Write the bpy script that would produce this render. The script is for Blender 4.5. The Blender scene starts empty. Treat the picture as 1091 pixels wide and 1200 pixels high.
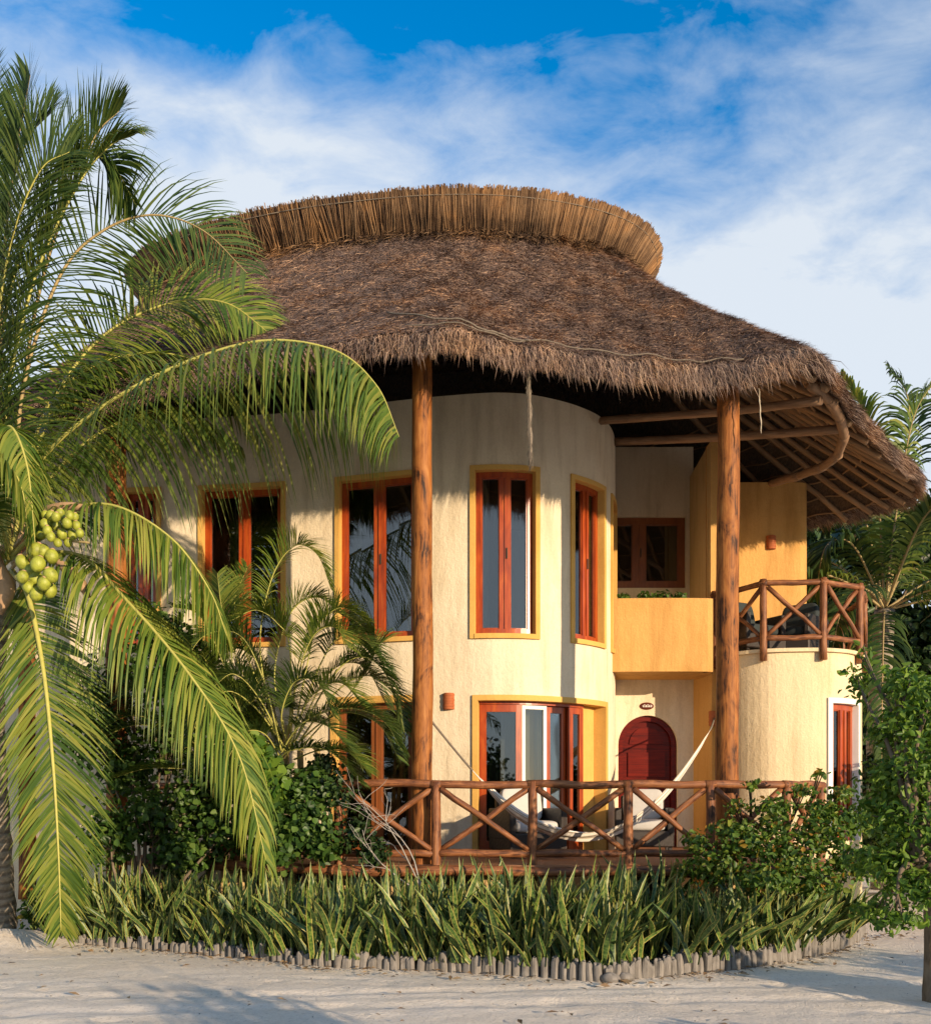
import bpy, math, random
import numpy as np
from mathutils import Vector, Matrix, noise as mnoise

R = math.radians
random.seed(7)
rng = np.random.default_rng(7)
SC = bpy.context.scene
COL = SC.collection

# ------------------------------------------------------------------ camera
F, CX, HY, EYE = 1150.0, 545.5, 940.0, 1.6        # focal (photo px), centre column, horizon row, eye height
cam_d = bpy.data.cameras.new('camera')
cam = bpy.data.objects.new('camera', cam_d); COL.objects.link(cam)
cam.location = (0, 0, EYE); cam.rotation_euler = (R(90), 0, 0)
cam_d.sensor_width = 36.0
cam_d.lens = 36.0 * F / 1200.0
cam_d.shift_y = (HY - 600.0) / 1200.0
cam_d.clip_start = 0.05; cam_d.clip_end = 2000
SC.camera = cam

# ------------------------------------------------------------------ light
SUN_EL, SUN_AZ = R(10.3), math.atan2(0.83, -1.0)
sunv = Vector((math.sin(SUN_AZ) * math.cos(SUN_EL), math.cos(SUN_AZ) * math.cos(SUN_EL), math.sin(SUN_EL)))
sd = bpy.data.lights.new('sun', 'SUN'); sd.energy = 4.7; sd.angle = R(0.5); sd.color = (1.0, 0.77, 0.525)
so = bpy.data.objects.new('sun', sd); COL.objects.link(so)
so.rotation_euler = (-sunv).to_track_quat('-Z', 'Y').to_euler(); so.location = (20, -25, 12)

world = bpy.data.worlds.new('World'); SC.world = world; world.use_nodes = True
nt = world.node_tree; nt.nodes.clear()
def wn(t, **kw):
    n = nt.nodes.new(t)
    for k, v in kw.items(): setattr(n, k, v)
    return n
out = wn('ShaderNodeOutputWorld'); L = nt.links.new
sky = wn('ShaderNodeTexSky', sky_type='NISHITA', sun_disc=False, sun_elevation=SUN_EL, sun_rotation=SUN_AZ,
         air_density=1.0, dust_density=0.4, ozone_density=3.0)
hsv = wn('ShaderNodeHueSaturation'); hsv.inputs['Saturation'].default_value = 1.4; hsv.inputs['Value'].default_value = 1.4
L(sky.outputs[0], hsv.inputs['Color'])
b1 = wn('ShaderNodeBackground'); b1.inputs['Strength'].default_value = 0.15
L(hsv.outputs[0], b1.inputs['Color'])
b2 = wn('ShaderNodeBackground'); b2.inputs['Strength'].default_value = 0.655
b2.inputs['Color'].default_value = (0.89, 0.945, 1.0, 1)
tc = wn('ShaderNodeTexCoord')
sep = wn('ShaderNodeSeparateXYZ'); L(tc.outputs['Generated'], sep.inputs[0])
zz = wn('ShaderNodeMath', operation='ADD'); L(sep.outputs['Z'], zz.inputs[0]); zz.inputs[1].default_value = 0.18
zm = wn('ShaderNodeMath', operation='MAXIMUM'); L(zz.outputs[0], zm.inputs[0]); zm.inputs[1].default_value = 0.05
dx = wn('ShaderNodeMath', operation='DIVIDE'); L(sep.outputs['X'], dx.inputs[0]); L(zm.outputs[0], dx.inputs[1])
dy = wn('ShaderNodeMath', operation='DIVIDE'); L(sep.outputs['Y'], dy.inputs[0]); L(zm.outputs[0], dy.inputs[1])
cb = wn('ShaderNodeCombineXYZ'); L(dx.outputs[0], cb.inputs[0]); L(dy.outputs[0], cb.inputs[1])
mp = wn('ShaderNodeMapping'); mp.inputs['Scale'].default_value = (0.9, 1.25, 1); mp.inputs['Location'].default_value = (9.3, 8.2, 0)
mp.inputs['Rotation'].default_value = (0, 0, R(20)); L(cb.outputs[0], mp.inputs['Vector'])
n1 = wn('ShaderNodeTexNoise'); n1.inputs['Scale'].default_value = 1.5; n1.inputs['Detail'].default_value = 7
n1.inputs['Roughness'].default_value = 0.52; n1.inputs['Distortion'].default_value = 0.2; L(mp.outputs[0], n1.inputs['Vector'])
n2 = wn('ShaderNodeTexNoise'); n2.inputs['Scale'].default_value = 8.5; n2.inputs['Detail'].default_value = 8
n2.inputs['Roughness'].default_value = 0.6; n2.inputs['Distortion'].default_value = 0.35; L(mp.outputs[0], n2.inputs['Vector'])
mx = wn('ShaderNodeMix', data_type='FLOAT'); mx.inputs[0].default_value = 0.33
L(n1.outputs[0], mx.inputs[2]); L(n2.outputs[0], mx.inputs[3])
# thicker veil low in the sky, clearer overhead
zr = wn('ShaderNodeMapRange'); L(sep.outputs['Z'], zr.inputs[0])
zr.inputs[1].default_value = 0.36; zr.inputs[2].default_value = 0.64; zr.inputs[3].default_value = 0.21; zr.inputs[4].default_value = -0.15
ad = wn('ShaderNodeMath', operation='ADD'); L(mx.outputs[0], ad.inputs[0]); L(zr.outputs[0], ad.inputs[1])
cr_ = wn('ShaderNodeValToRGB'); L(ad.outputs[0], cr_.inputs[0])
cr_.color_ramp.elements[0].position = 0.335; cr_.color_ramp.elements[0].color = (0, 0, 0, 1)
cr_.color_ramp.elements[1].position = 0.575; cr_.color_ramp.elements[1].color = (0.90, 0.90, 0.90, 1)
mxs = wn('ShaderNodeMixShader'); L(cr_.outputs[0], mxs.inputs[0]); L(b1.outputs[0], mxs.inputs[1]); L(b2.outputs[0], mxs.inputs[2])
L(mxs.outputs[0], out.inputs[0])

SC.view_settings.view_transform = 'Standard'; SC.view_settings.look = 'None'
SC.view_settings.gamma = 1; SC.view_settings.exposure = 0.5; SC.view_settings.use_curve_mapping = False
SC.cycles.max_bounces = 6; SC.cycles.transparent_max_bounces = 8
SC.cycles.use_denoising = True

# ------------------------------------------------------------------ helpers
def P(px, py, Y): return Vector(((px - CX) / F * Y, Y, EYE + (HY - py) / F * Y))
def G(px, py, z=0.0):
    Y = (EYE - z) * F / (py - HY); return Vector(((px - CX) / F * Y, Y, z))
def V(*a): return Vector(a)
def cr(pts, n, closed=False):
    """Catmull-Rom through pts"""
    pts = [Vector(p) for p in pts]; o = []
    k = len(pts); seg = k if closed else k - 1
    for i in range(n):
        t = (i / n if closed else i / (n - 1)) * seg
        j = min(int(t), seg - 1); u = t - j
        if closed: a, b, c, d = (pts[(j + q) % k] for q in (-1, 0, 1, 2))
        else:
            b, c = pts[j], pts[j + 1]
            a = pts[j - 1] if j > 0 else b + (b - c); d = pts[j + 2] if j + 2 < k else c + (c - b)
        o.append(0.5 * ((2 * b) + (c - a) * u + (2 * a - 5 * b + 4 * c - d) * u * u + (3 * b - a - 3 * c + d) * u ** 3))
    return o

WL = {}
def thing(name, label, cat, loc=(0, 0, 0), group=None):
    o = bpy.data.objects.new(name, None); COL.objects.link(o); o.location = loc; o.empty_display_size = 0.1
    o['label'] = label; o['category'] = cat
    if group: o['group'] = group
    WL[o.name] = Vector(loc); return o
def tag(o, label=None, cat=None, group=None, kind=None):
    if label: o['label'] = label
    if cat: o['category'] = cat
    if group: o['group'] = group
    if kind: o['kind'] = kind
    return o
def link_mesh(name, me, mat, parent=None, loc=None):
    o = bpy.data.objects.new(name, me); COL.objects.link(o)
    if mat: me.materials.append(mat)
    if parent is not None:
        o.parent = parent; WL[o.name] = WL[parent.name]
    else:
        WL[o.name] = Vector(loc or (0, 0, 0)); o.location = WL[o.name]
    return o

class MB:
    def __init__(s): s.v = []; s.f = []; s.uv = []
    def face(s, pts, uvs=None):
        b = len(s.v); s.v += [tuple(p) for p in pts]; s.f.append(tuple(range(b, b + len(pts))))
        s.uv += uvs if uvs else [(p[0] + p[1], p[2]) for p in pts]
    def box(s, c, d, rot=None):
        """centre c, full dims d"""
        h = [x / 2 for x in d]; M = rot or Matrix.Identity(3); c = Vector(c)
        q = [c + M @ Vector((sx * h[0], sy * h[1], sz * h[2])) for sx in (-1, 1) for sy in (-1, 1) for sz in (-1, 1)]
        for i in ((0, 1, 3, 2), (4, 6, 7, 5), (0, 4, 5, 1), (2, 3, 7, 6), (0, 2, 6, 4), (1, 5, 7, 3)): s.face([q[k] for k in i])
    def tube(s, pts, r, n=8, cap=True, wob=0.0):
        pts = [Vector(p) for p in pts]; k = len(pts)
        rs = r if isinstance(r, (list, tuple)) else [r] * k
        base = len(s.v); T0 = (pts[1] - pts[0]).normalized()
        up = Vector((0, 0, 1)) if abs(T0.z) < 0.9 else Vector((1, 0, 0))
        S = T0.cross(up).normalized(); L_ = random.random() * 9; Ls = []
        for i, p in enumerate(pts):
            T = (pts[min(i + 1, k - 1)] - pts[max(i - 1, 0)]).normalized()
            S = (S - T * S.dot(T)).normalized(); B = T.cross(S)
            if i: L_ += (p - pts[i - 1]).length
            Ls.append(L_)
            for j in range(n):
                a = 2 * math.pi * j / n
                rr = rs[i] * (1 + (wob * mnoise.noise(Vector((p.x * 5 + j * 1.7, p.y * 5 + base, p.z * 5))) if wob else 0))
                s.v.append(tuple(p + (S * math.cos(a) + B * math.sin(a)) * rr))
        for i in range(k - 1):
            for j in range(n):
                j2 = (j + 1) % n
                s.f.append((base + i * n + j, base + i * n + j2, base + (i + 1) * n + j2, base + (i + 1) * n + j))
                c = 6.283 * rs[i] / n
                s.uv += [(j * c, Ls[i]), ((j + 1) * c, Ls[i]), ((j + 1) * c, Ls[i + 1]), (j * c, Ls[i + 1])]
        if cap:
            for i, rev in ((0, True), (k - 1, False)):
                q = [base + i * n + j for j in range(n)]
                s.f.append(tuple(q[::-1] if rev else q)); s.uv += [(0.0, Ls[i])] * n
    def log(s, a, b, r0, r1=None, n=8, wob=0.12, bend=0.012, seg=7):
        a, b = Vector(a), Vector(b); r1 = r0 if r1 is None else r1
        pts = []; rs = []; o = random.random() * 50
        for i in range(seg):
            t = i / (seg - 1)
            off = Vector((mnoise.noise((o, t * 2.2, 0)), mnoise.noise((o, t * 2.2, 5)), mnoise.noise((o, t * 2.2, 9)))) * bend * math.sin(math.pi * t) * 3
            pts.append(a.lerp(b, t) + off); rs.append((r0 + (r1 - r0) * t) * (1 + 0.06 * mnoise.noise((o, t * 5, 3))))
        s.tube(pts, rs, n, True, wob)
    def ell(s, c, r, n=10, m=7, rot=None):
        c = Vector(c); M = rot or Matrix.Identity(3); rings = []
        for i in range(m + 1):
            th = math.pi * i / m
            rings.append([c + M @ Vector((r[0] * math.sin(th) * math.cos(2 * math.pi * j / n), r[1] * math.sin(th) * math.sin(2 * math.pi * j / n), r[2] * math.cos(th))) for j in range(n)])
        b = len(s.v)
        for rg in rings: s.v += [tuple(p) for p in rg]
        for i in range(m):
            for j in range(n):
                j2 = (j + 1) % n
                s.f.append((b + i * n + j, b + (i + 1) * n + j, b + (i + 1) * n + j2, b + i * n + j2)); s.uv += [(j / n, i / m)] * 4
    def build(s, name, mat, parent=None, smooth=False, loc=None, bevel=0):
        off = WL[parent.name] if parent is not None else Vector(loc or (0, 0, 0))
        me = bpy.data.meshes.new(name)
        me.from_pydata([(x - off.x, y - off.y, z - off.z) for x, y, z in s.v], [], s.f)
        ul = me.uv_layers.new(name='UVMap'); ul.data.foreach_set('uv', np.array(s.uv, dtype=np.float32).ravel())
        if smooth: me.polygons.foreach_set('use_smooth', [True] * len(me.polygons))
        me.update()
        o = link_mesh(name, me, mat, parent, loc)
        if bevel:
            m = o.modifiers.new('bevel', 'BEVEL'); m.width = bevel; m.segments = 2; m.limit_method = 'ANGLE'
            w = o.modifiers.new('weld', 'WELD'); w.merge_threshold = 0.0005
            o.modifiers.move(1, 0)
        return o

def np_mesh(name, verts, k, mat, parent=None, loc=None, uv=None, faces=None):
    """verts (N,k,3): N separate k-vertex islands; faces: tuples inside an island"""
    N = len(verts); off = WL[parent.name] if parent is not None else Vector(loc or (0, 0, 0))
    v = (verts.reshape(-1, 3) - np.array(off)).astype(np.float32)
    faces = faces or [tuple(range(k))]
    me = bpy.data.meshes.new(name); me.vertices.add(len(v)); me.vertices.foreach_set('co', v.ravel())
    base = (np.arange(N) * k)[:, None]
    fl = np.concatenate([np.array(f) for f in faces]); nl = len(fl)
    li = (base + fl[None, :]).ravel()
    me.loops.add(len(li)); me.loops.foreach_set('vertex_index', li.astype(np.int32))
    tot = np.array([len(f) for f in faces]); st = np.concatenate([[0], np.cumsum(tot)[:-1]])
    ls = ((np.arange(N) * nl)[:, None] + st[None, :]).ravel()
    me.polygons.add(N * len(faces)); me.polygons.foreach_set('loop_start', ls.astype(np.int32))
    me.update(calc_edges=True); me.validate()
    if uv is not None:
        ul = me.uv_layers.new(name='UVMap'); ul.data.foreach_set('uv', np.tile(uv[fl].ravel(), N).astype(np.float32))
    return link_mesh(name, me, mat, parent, loc)

def norm(a): return a / np.maximum(np.linalg.norm(a, axis=-1, keepdims=True), 1e-9)

# ------------------------------------------------------------------ materials
def new_mat(name):
    m = bpy.data.materials.new(name); m.use_nodes = True
    t = m.node_tree; b = t.nodes['Principled BSDF']; return m, t, b
def ramp(t, cols, src):
    r = t.nodes.new('ShaderNodeValToRGB'); e = r.color_ramp.elements
    n = len(cols)
    while len(e) < n: e.new(0.5)
    for i, c in enumerate(cols):
        e[i].position = c[3] if len(c) > 3 else i / (n - 1); e[i].color = (c[0], c[1], c[2], 1)
    t.links.new(src, r.inputs[0]); return r.outputs[0]
def noise_node(t, scale, detail=6, rough=0.6, vec=None, stretch=None, dist=0):
    n = t.nodes.new('ShaderNodeTexNoise'); n.inputs['Scale'].default_value = scale
    n.inputs['Detail'].default_value = detail; n.inputs['Roughness'].default_value = rough; n.inputs['Distortion'].default_value = dist
    if vec is None:
        c = t.nodes.new('ShaderNodeTexCoord'); vec = c.outputs['Object']
    if stretch:
        mpn = t.nodes.new('ShaderNodeMapping'); mpn.inputs['Scale'].default_value = stretch; t.links.new(vec, mpn.inputs['Vector']); vec = mpn.outputs[0]
    t.links.new(vec, n.inputs['Vector']); return n.outputs[0]
def uvvec(t):
    return t.nodes.new('ShaderNodeTexCoord').outputs['UV']
def mixc(t, fac, a, b, mode='MIX'):
    m = t.nodes.new('ShaderNodeMix'); m.data_type = 'RGBA'; m.blend_type = mode
    for val, idx in ((fac, 0), (a, 6), (b, 7)):
        if hasattr(val, 'is_output'): t.links.new(val, m.inputs[idx])
        elif idx == 0: m.inputs[0].default_value = val
        else: m.inputs[idx].default_value = (*val[:3], 1)
    return m.outputs[2]
def bump(t, b, src, strength, dist=0.01):
    n = t.nodes.new('ShaderNodeBump'); n.inputs['Strength'].default_value = strength; n.inputs['Distance'].default_value = dist
    t.links.new(src, n.inputs['Height']); t.links.new(n.outputs[0], b.inputs['Normal'])

def stucco(name, c, dark, bs=0.55, stain=0.7):
    m, t, b = new_mat(name)
    big = noise_node(t, 0.9, 8, 0.65); fine = noise_node(t, 38, 5, 0.65); streak = noise_node(t, 3.2, 6, 0.6, stretch=(1.6, 1.6, 0.22))
    base = ramp(t, [(*dark, 0.25), (*c, 0.55), (c[0] * 1.06, c[1] * 1.06, c[2] * 1.05, 0.8)], big)
    st = ramp(t, [(0.66, 0.62, 0.56, 0.27), (0.88, 0.86, 0.83, 0.42), (1, 1, 1, 0.52)], streak)
    col = mixc(t, stain, base, st, 'MULTIPLY')
    fr = ramp(t, [(0.86, 0.85, 0.83, 0.3), (1.0, 1.0, 1.0, 0.6)], fine)
    col = mixc(t, 0.6, col, fr, 'MULTIPLY')
    t.links.new(col, b.inputs['Base Color']); b.inputs['Roughness'].default_value = 0.9; b.inputs['Specular IOR Level'].default_value = 0.2
    comb = noise_node(t, 26, 5, 0.6, stretch=(1, 1, 0.28))
    bump(t, b, mixf(t, mixf(t, fine, comb), noise_node(t, 9, 4, 0.55), 0.4), bs * 1.5, 0.025); return m
def mixf(t, a, b_, f=0.5):
    m = t.nodes.new('ShaderNodeMix'); m.data_type = 'FLOAT'; m.inputs[0].default_value = f
    t.links.new(a, m.inputs[2]); t.links.new(b_, m.inputs[3]); return m.outputs[0]
def wood(name, cols, rough=0.5, uv=True, s=(55, 3.0, 1), bs=0.3, spec=0.4):
    m, t, b = new_mat(name)
    vec = uvvec(t) if uv else t.nodes.new('ShaderNodeTexCoord').outputs['Object']
    g = noise_node(t, 1.0, 8, 0.65, vec, s, 0.6)
    k = noise_node(t, 1.0, 5, 0.6, vec, (s[0] * 0.16, s[1] * 0.8, s[2]), 1.2)
    col = ramp(t, cols, mixf(t, g, k, 0.5))
    t.links.new(col, b.inputs['Base Color']); b.inputs['Roughness'].default_value = rough; b.inputs['Specular IOR Level'].default_value = spec
    bump(t, b, g, bs, 0.01); return m
def leafm(name, cols, trans=0.35, rough=0.45, spec=0.35):
    m, t, b = new_mat(name)
    gi = t.nodes.new('ShaderNodeNewGeometry')
    col = ramp(t, cols, gi.outputs['Random Per Island'])
    t.links.new(col, b.inputs['Base Color']); b.inputs['Roughness'].default_value = rough; b.inputs['Specular IOR Level'].default_value = spec
    if trans:
        tr = t.nodes.new('ShaderNodeBsdfTranslucent'); ms = t.nodes.new('ShaderNodeMixShader'); ms.inputs[0].default_value = trans
        lc = mixc(t, 1.0, col, (1.3, 1.25, 0.6), 'MULTIPLY'); t.links.new(lc, tr.inputs[0])
        t.links.new(b.outputs[0], ms.inputs[1]); t.links.new(tr.outputs[0], ms.inputs[2])
        t.links.new(ms.outputs[0], t.nodes['Material Output'].inputs[0])
    return m
def plain(name, c, rough=0.6, var=0.25, scale=8, bs=0.15, spec=0.3):
    m, t, b = new_mat(name)
    n = noise_node(t, scale, 6, 0.65)
    col = ramp(t, [(*[x * (1 - var) for x in c], 0.3), (*c, 0.55), (*[min(1, x * (1 + var * 0.5)) for x in c], 0.75)], n)
    t.links.new(col, b.inputs['Base Color']); b.inputs['Roughness'].default_value = rough; b.inputs['Specular IOR Level'].default_value = spec
    if bs: bump(t, b, noise_node(t, scale * 6, 4, 0.6), bs, 0.01)
    return m

M = {}
M['cream'] = stucco('cream_stucco', (0.74, 0.645, 0.475), (0.67, 0.56, 0.385))
M['tower'] = stucco('tower_stucco', (0.74, 0.595, 0.375), (0.67, 0.52, 0.30))
M['ochre'] = stucco('ochre_stucco', (0.60, 0.34, 0.11), (0.50, 0.265, 0.07), 0.6)
M['tan'] = stucco('tan_stucco', (0.66, 0.46, 0.22), (0.58, 0.38, 0.16))
M['trim'] = stucco('trim_paint', (0.66, 0.40, 0.11), (0.54, 0.30, 0.07), 0.2, 0.25)
M['white'] = plain('white_paint', (0.78, 0.76, 0.70), 0.5, 0.06)
M['pole'] = wood('column_wood', [(0.035, 0.014, 0.006, 0.40), (0.22, 0.075, 0.017, 0.48), (0.31, 0.115, 0.026, 0.56), (0.40, 0.175, 0.048, 0.66)], 0.6, s=(34, 2.6, 1), bs=0.6, spec=0.25)
M['log'] = wood('railing_wood', [(0.04, 0.015, 0.008, 0.37), (0.17, 0.060, 0.021, 0.48), (0.27, 0.105, 0.036, 0.57), (0.42, 0.21, 0.09, 0.68)], 0.6, s=(60, 4, 1))
M['beam'] = wood('beam_wood', [(0.10, 0.055, 0.03, 0.3), (0.26, 0.15, 0.08, 0.5), (0.40, 0.26, 0.15, 0.75)], 0.7, s=(60, 3, 1))
M['rafter'] = wood('rafter_wood', [(0.14, 0.075, 0.036, 0.3), (0.34, 0.20, 0.10, 0.5), (0.48, 0.30, 0.155, 0.75)], 0.75, s=(60, 3, 1))
M['frame'] = wood('window_wood', [(0.17, 0.024, 0.005, 0.34), (0.31, 0.048, 0.007, 0.5), (0.42, 0.090, 0.012, 0.64)], 0.32, uv=False, s=(22, 22, 1.6), bs=0.08, spec=0.5)
M['frame_dk'] = wood('window_wood_dark', [(0.12, 0.035, 0.012, 0.25), (0.22, 0.07, 0.02, 0.5), (0.30, 0.11, 0.03, 0.75)], 0.4, uv=False, s=(22, 22, 1.6), bs=0.08)
M['door'] = wood('door_wood', [(0.035, 0.003, 0.002, 0.34), (0.095, 0.006, 0.003, 0.5), (0.15, 0.011, 0.004, 0.66)], 0.35, uv=False, s=(3, 20, 26), bs=0.1, spec=0.15)
M['deck'] = wood('deck_wood', [(0.14, 0.055, 0.025, 0.3), (0.27, 0.12, 0.055, 0.5), (0.36, 0.19, 0.10, 0.75)], 0.7, uv=False, s=(2, 30, 30))
M['terracotta'] = plain('terracotta', (0.42, 0.12, 0.04), 0.75, 0.25, 20)
M['rope'] = plain('rope_fibre', (0.20, 0.165, 0.125), 0.95, 0.35, 60, 0.5)
M['rope_lt'] = plain('pale_rope', (0.60, 0.52, 0.38), 0.95, 0.3, 60, 0.4)
M['dark'] = plain('interior_dark', (0.055, 0.045, 0.035), 0.9, 0.2)
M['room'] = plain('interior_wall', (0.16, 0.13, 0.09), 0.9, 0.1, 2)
M['curtain'] = plain('curtain_cloth', (0.62, 0.52, 0.36), 0.9, 0.12, 5)
M['curtain_red'] = plain('rust_curtain', (0.30, 0.10, 0.04), 0.9, 0.2, 5)
M['cushion'] = plain('cushion_cloth', (0.52, 0.50, 0.46), 0.95, 0.06, 14, 0.25)
M['pier'] = stucco('pier_plaster', (0.60, 0.42, 0.20), (0.45, 0.30, 0.13), 0.5, 0.8)

# window glass: a see-through pane with a strong mirror coat
m, t, b = new_mat('window_glass'); M['glass'] = m
t.nodes.remove(b)
fz = t.nodes.new('ShaderNodeFresnel'); fz.inputs[0].default_value = 1.65
tr = t.nodes.new('ShaderNodeBsdfTransparent'); tr.inputs[0].default_value = (0.62, 0.66, 0.66, 1)
gl = t.nodes.new('ShaderNodeBsdfGlossy'); gl.inputs['Roughness'].default_value = 0.015; gl.inputs[0].default_value = (0.9, 0.95, 1, 1)
bn = t.nodes.new('ShaderNodeBump'); bn.inputs['Strength'].default_value = 0.02; bn.inputs['Distance'].default_value = 0.05
t.links.new(noise_node(t, 1.3, 2, 0.4), bn.inputs['Height']); t.links.new(bn.outputs[0], gl.inputs['Normal'])
fa = t.nodes.new('ShaderNodeMath'); fa.operation = 'MULTIPLY_ADD'; t.links.new(fz.outputs[0], fa.inputs[0]); fa.inputs[1].default_value = 1.15; fa.inputs[2].default_value = 0.03
ms = t.nodes.new('ShaderNodeMixShader'); t.links.new(fa.outputs[0], ms.inputs[0])
t.links.new(tr.outputs[0], ms.inputs[1]); t.links.new(gl.outputs[0], ms.inputs[2]); t.links.new(ms.outputs[0], t.nodes['Material Output'].inputs[0])

def straw_mat(name, cols, rough=0.85, trans=0.12):
    m, t, b = new_mat(name)
    gi = t.nodes.new('ShaderNodeNewGeometry')
    patch = noise_node(t, 1.3, 8, 0.72)
    col = ramp(t, cols, gi.outputs['Random Per Island'])
    pt = ramp(t, [(0.50, 0.50, 0.55, 0.36), (0.95, 0.92, 0.90, 0.5), (1.40, 1.18, 0.90, 0.64)], patch)
    col = mixc(t, 0.9, col, pt, 'MULTIPLY')
    t.links.new(col, b.inputs['Base Color']); b.inputs['Roughness'].default_value = rough; b.inputs['Specular IOR Level'].default_value = 0.15
    return m
M['thatch'] = straw_mat('thatch_straw', [(0.11, 0.072, 0.057), (0.23, 0.152, 0.116), (0.34, 0.232, 0.172), (0.48, 0.34, 0.235)])
M['fringe'] = straw_mat('thatch_fringe', [(0.11, 0.075, 0.06), (0.22, 0.15, 0.118), (0.33, 0.235, 0.178), (0.46, 0.345, 0.25)])
M['cane'] = straw_mat('ridge_cane', [(0.045, 0.027, 0.018), (0.12, 0.072, 0.040), (0.21, 0.13, 0.070), (0.31, 0.20, 0.11)])
m, t, b = new_mat('thatch_under'); M['under'] = m
n = noise_node(t, 40, 6, 0.7, stretch=(1, 0.5, 0.5)); t.links.new(ramp(t, [(0.045, 0.028, 0.016, 0.3), (0.135, 0.085, 0.047, 0.6), (0.26, 0.165, 0.09, 0.8)], n), b.inputs['Base Color'])
b.inputs['Roughness'].default_value = 0.95; bump(t, b, n, 0.7, 0.03)
m, t, b = new_mat('thatch_base'); M['thatch_base'] = m
n = noise_node(t, 30, 8, 0.7); t.links.new(ramp(t, [(0.06, 0.042, 0.035, 0.3), (0.15, 0.104, 0.085, 0.55), (0.25, 0.18, 0.14, 0.8)], n), b.inputs['Base Color'])
b.inputs['Roughness'].default_value = 0.95; bump(t, b, n, 0.8, 0.03)

# sand ground
m, t, b = new_mat('sand'); M['sand'] = m
big = noise_node(t, 0.5, 8, 0.6); fine = noise_node(t, 26, 8, 0.75); rip = noise_node(t, 2.2, 6, 0.6, stretch=(0.28, 1.6, 1)); peb = noise_node(t, 9, 8, 0.7)
col = ramp(t, [(0.76, 0.655, 0.52, 0.3), (0.84, 0.745, 0.61, 0.5), (0.89, 0.81, 0.70, 0.7)], mixf(t, big, rip, 0.5))
col = mixc(t, 0.8, col, ramp(t, [(0.55, 0.52, 0.48, 0.32), (0.97, 0.97, 0.97, 0.46), (1.08, 1.08, 1.08, 0.7)], fine), 'MULTIPLY')
t.links.new(col, b.inputs['Base Color']); b.inputs['Roughness'].default_value = 0.95; b.inputs['Specular IOR Level'].default_value = 0.15
bump(t, b, mixf(t, mixf(t, fine, peb, 0.5), rip, 0.15), 0.8, 0.06)
m, t, b = new_mat('bed_soil'); M['soil'] = m
n = noise_node(t, 22, 8, 0.7); t.links.new(ramp(t, [(0.035, 0.026, 0.018, 0.3), (0.10, 0.078, 0.055, 0.55), (0.22, 0.18, 0.13, 0.8)], n), b.inputs['Base Color'])
b.inputs['Roughness'].default_value = 0.95; bump(t, b, n, 0.9, 0.04)
M['stake'] = wood('weathered_stake', [(0.07, 0.065, 0.058, 0.25), (0.20, 0.185, 0.168, 0.5), (0.36, 0.335, 0.305, 0.75)], 0.9, s=(40, 5, 1), bs=0.6, spec=0.1)
m, t, b = new_mat('wicker'); M['wicker'] = m
wv = t.nodes.new('ShaderNodeTexWave'); wv.inputs['Scale'].default_value = 28; wv.inputs['Distortion'].default_value = 1.5
t.links.new(t.nodes.new('ShaderNodeTexCoord').outputs['Object'], wv.inputs['Vector'])
t.links.new(ramp(t, [(0.008, 0.006, 0.005), (0.045, 0.03, 0.022)], wv.outputs[1]), b.inputs['Base Color']); b.inputs['Roughness'].default_value = 0.5; bump(t, b, wv.outputs[1], 0.5)

# palm trunk: ringed grey bark
m, t, b = new_mat('palm_bark'); M['bark_palm'] = m
uvn = uvvec(t); wv = t.nodes.new('ShaderNodeTexWave'); wv.bands_direction = 'Y'; wv.inputs['Scale'].default_value = 3.2; wv.inputs['Distortion'].default_value = 3; wv.inputs['Detail'].default_value = 3
t.links.new(uvn, wv.inputs['Vector']); nn = noise_node(t, 14, 7, 0.7)
col = mixc(t, 0.75, ramp(t, [(0.16, 0.13, 0.10, 0.3), (0.30, 0.26, 0.20, 0.55), (0.42, 0.37, 0.30, 0.8)], nn), ramp(t, [(0.45, 0.42, 0.4, 0.1), (1, 1, 1, 0.5)], wv.outputs[1]), 'MULTIPLY')
t.links.new(col, b.inputs['Base Color']); b.inputs['Roughness'].default_value = 0.9; bump(t, b, mixf(t, wv.outputs[1], nn), 0.8, 0.03)
M['bark'] = wood('tree_bark', [(0.07, 0.05, 0.035, 0.3), (0.18, 0.14, 0.10, 0.55), (0.28, 0.23, 0.17, 0.8)], 0.9, s=(30, 5, 1), bs=0.8, spec=0.1)
M['twig'] = wood('dead_twig', [(0.16, 0.14, 0.12, 0.3), (0.36, 0.33, 0.29, 0.55), (0.5, 0.47, 0.42, 0.8)], 0.9, s=(60, 8, 1), spec=0.1)
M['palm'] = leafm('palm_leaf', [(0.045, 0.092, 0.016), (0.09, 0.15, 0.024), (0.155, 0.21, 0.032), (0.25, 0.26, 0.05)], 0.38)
M['palm_yel'] = leafm('palm_leaf_yellow_sunlit', [(0.045, 0.10, 0.016), (0.105, 0.175, 0.026), (0.19, 0.245, 0.036), (0.34, 0.34, 0.07)], 0.35)  # yellow-green fronds, with their sunlit tone put into the leaf colour
M['palm_lit'] = leafm('palm_leaf_lit', [(0.05, 0.10, 0.018), (0.095, 0.16, 0.026), (0.16, 0.21, 0.034), (0.25, 0.26, 0.055)], 0.35)  # sunlit green fronds, the light put into the leaf colour
M['palm_dk'] = leafm('palm_leaf_dark_shaded', [(0.022, 0.050, 0.012), (0.045, 0.088, 0.018), (0.075, 0.125, 0.026), (0.125, 0.165, 0.036)], 0.36)  # darker copy for backlit and shaded fronds, shade put into the colour
M['palm_bg'] = leafm('palm_leaf_far', [(0.012, 0.030, 0.009), (0.026, 0.056, 0.014), (0.048, 0.086, 0.02), (0.085, 0.12, 0.028)], 0.25, 0.6, 0.2)
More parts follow.
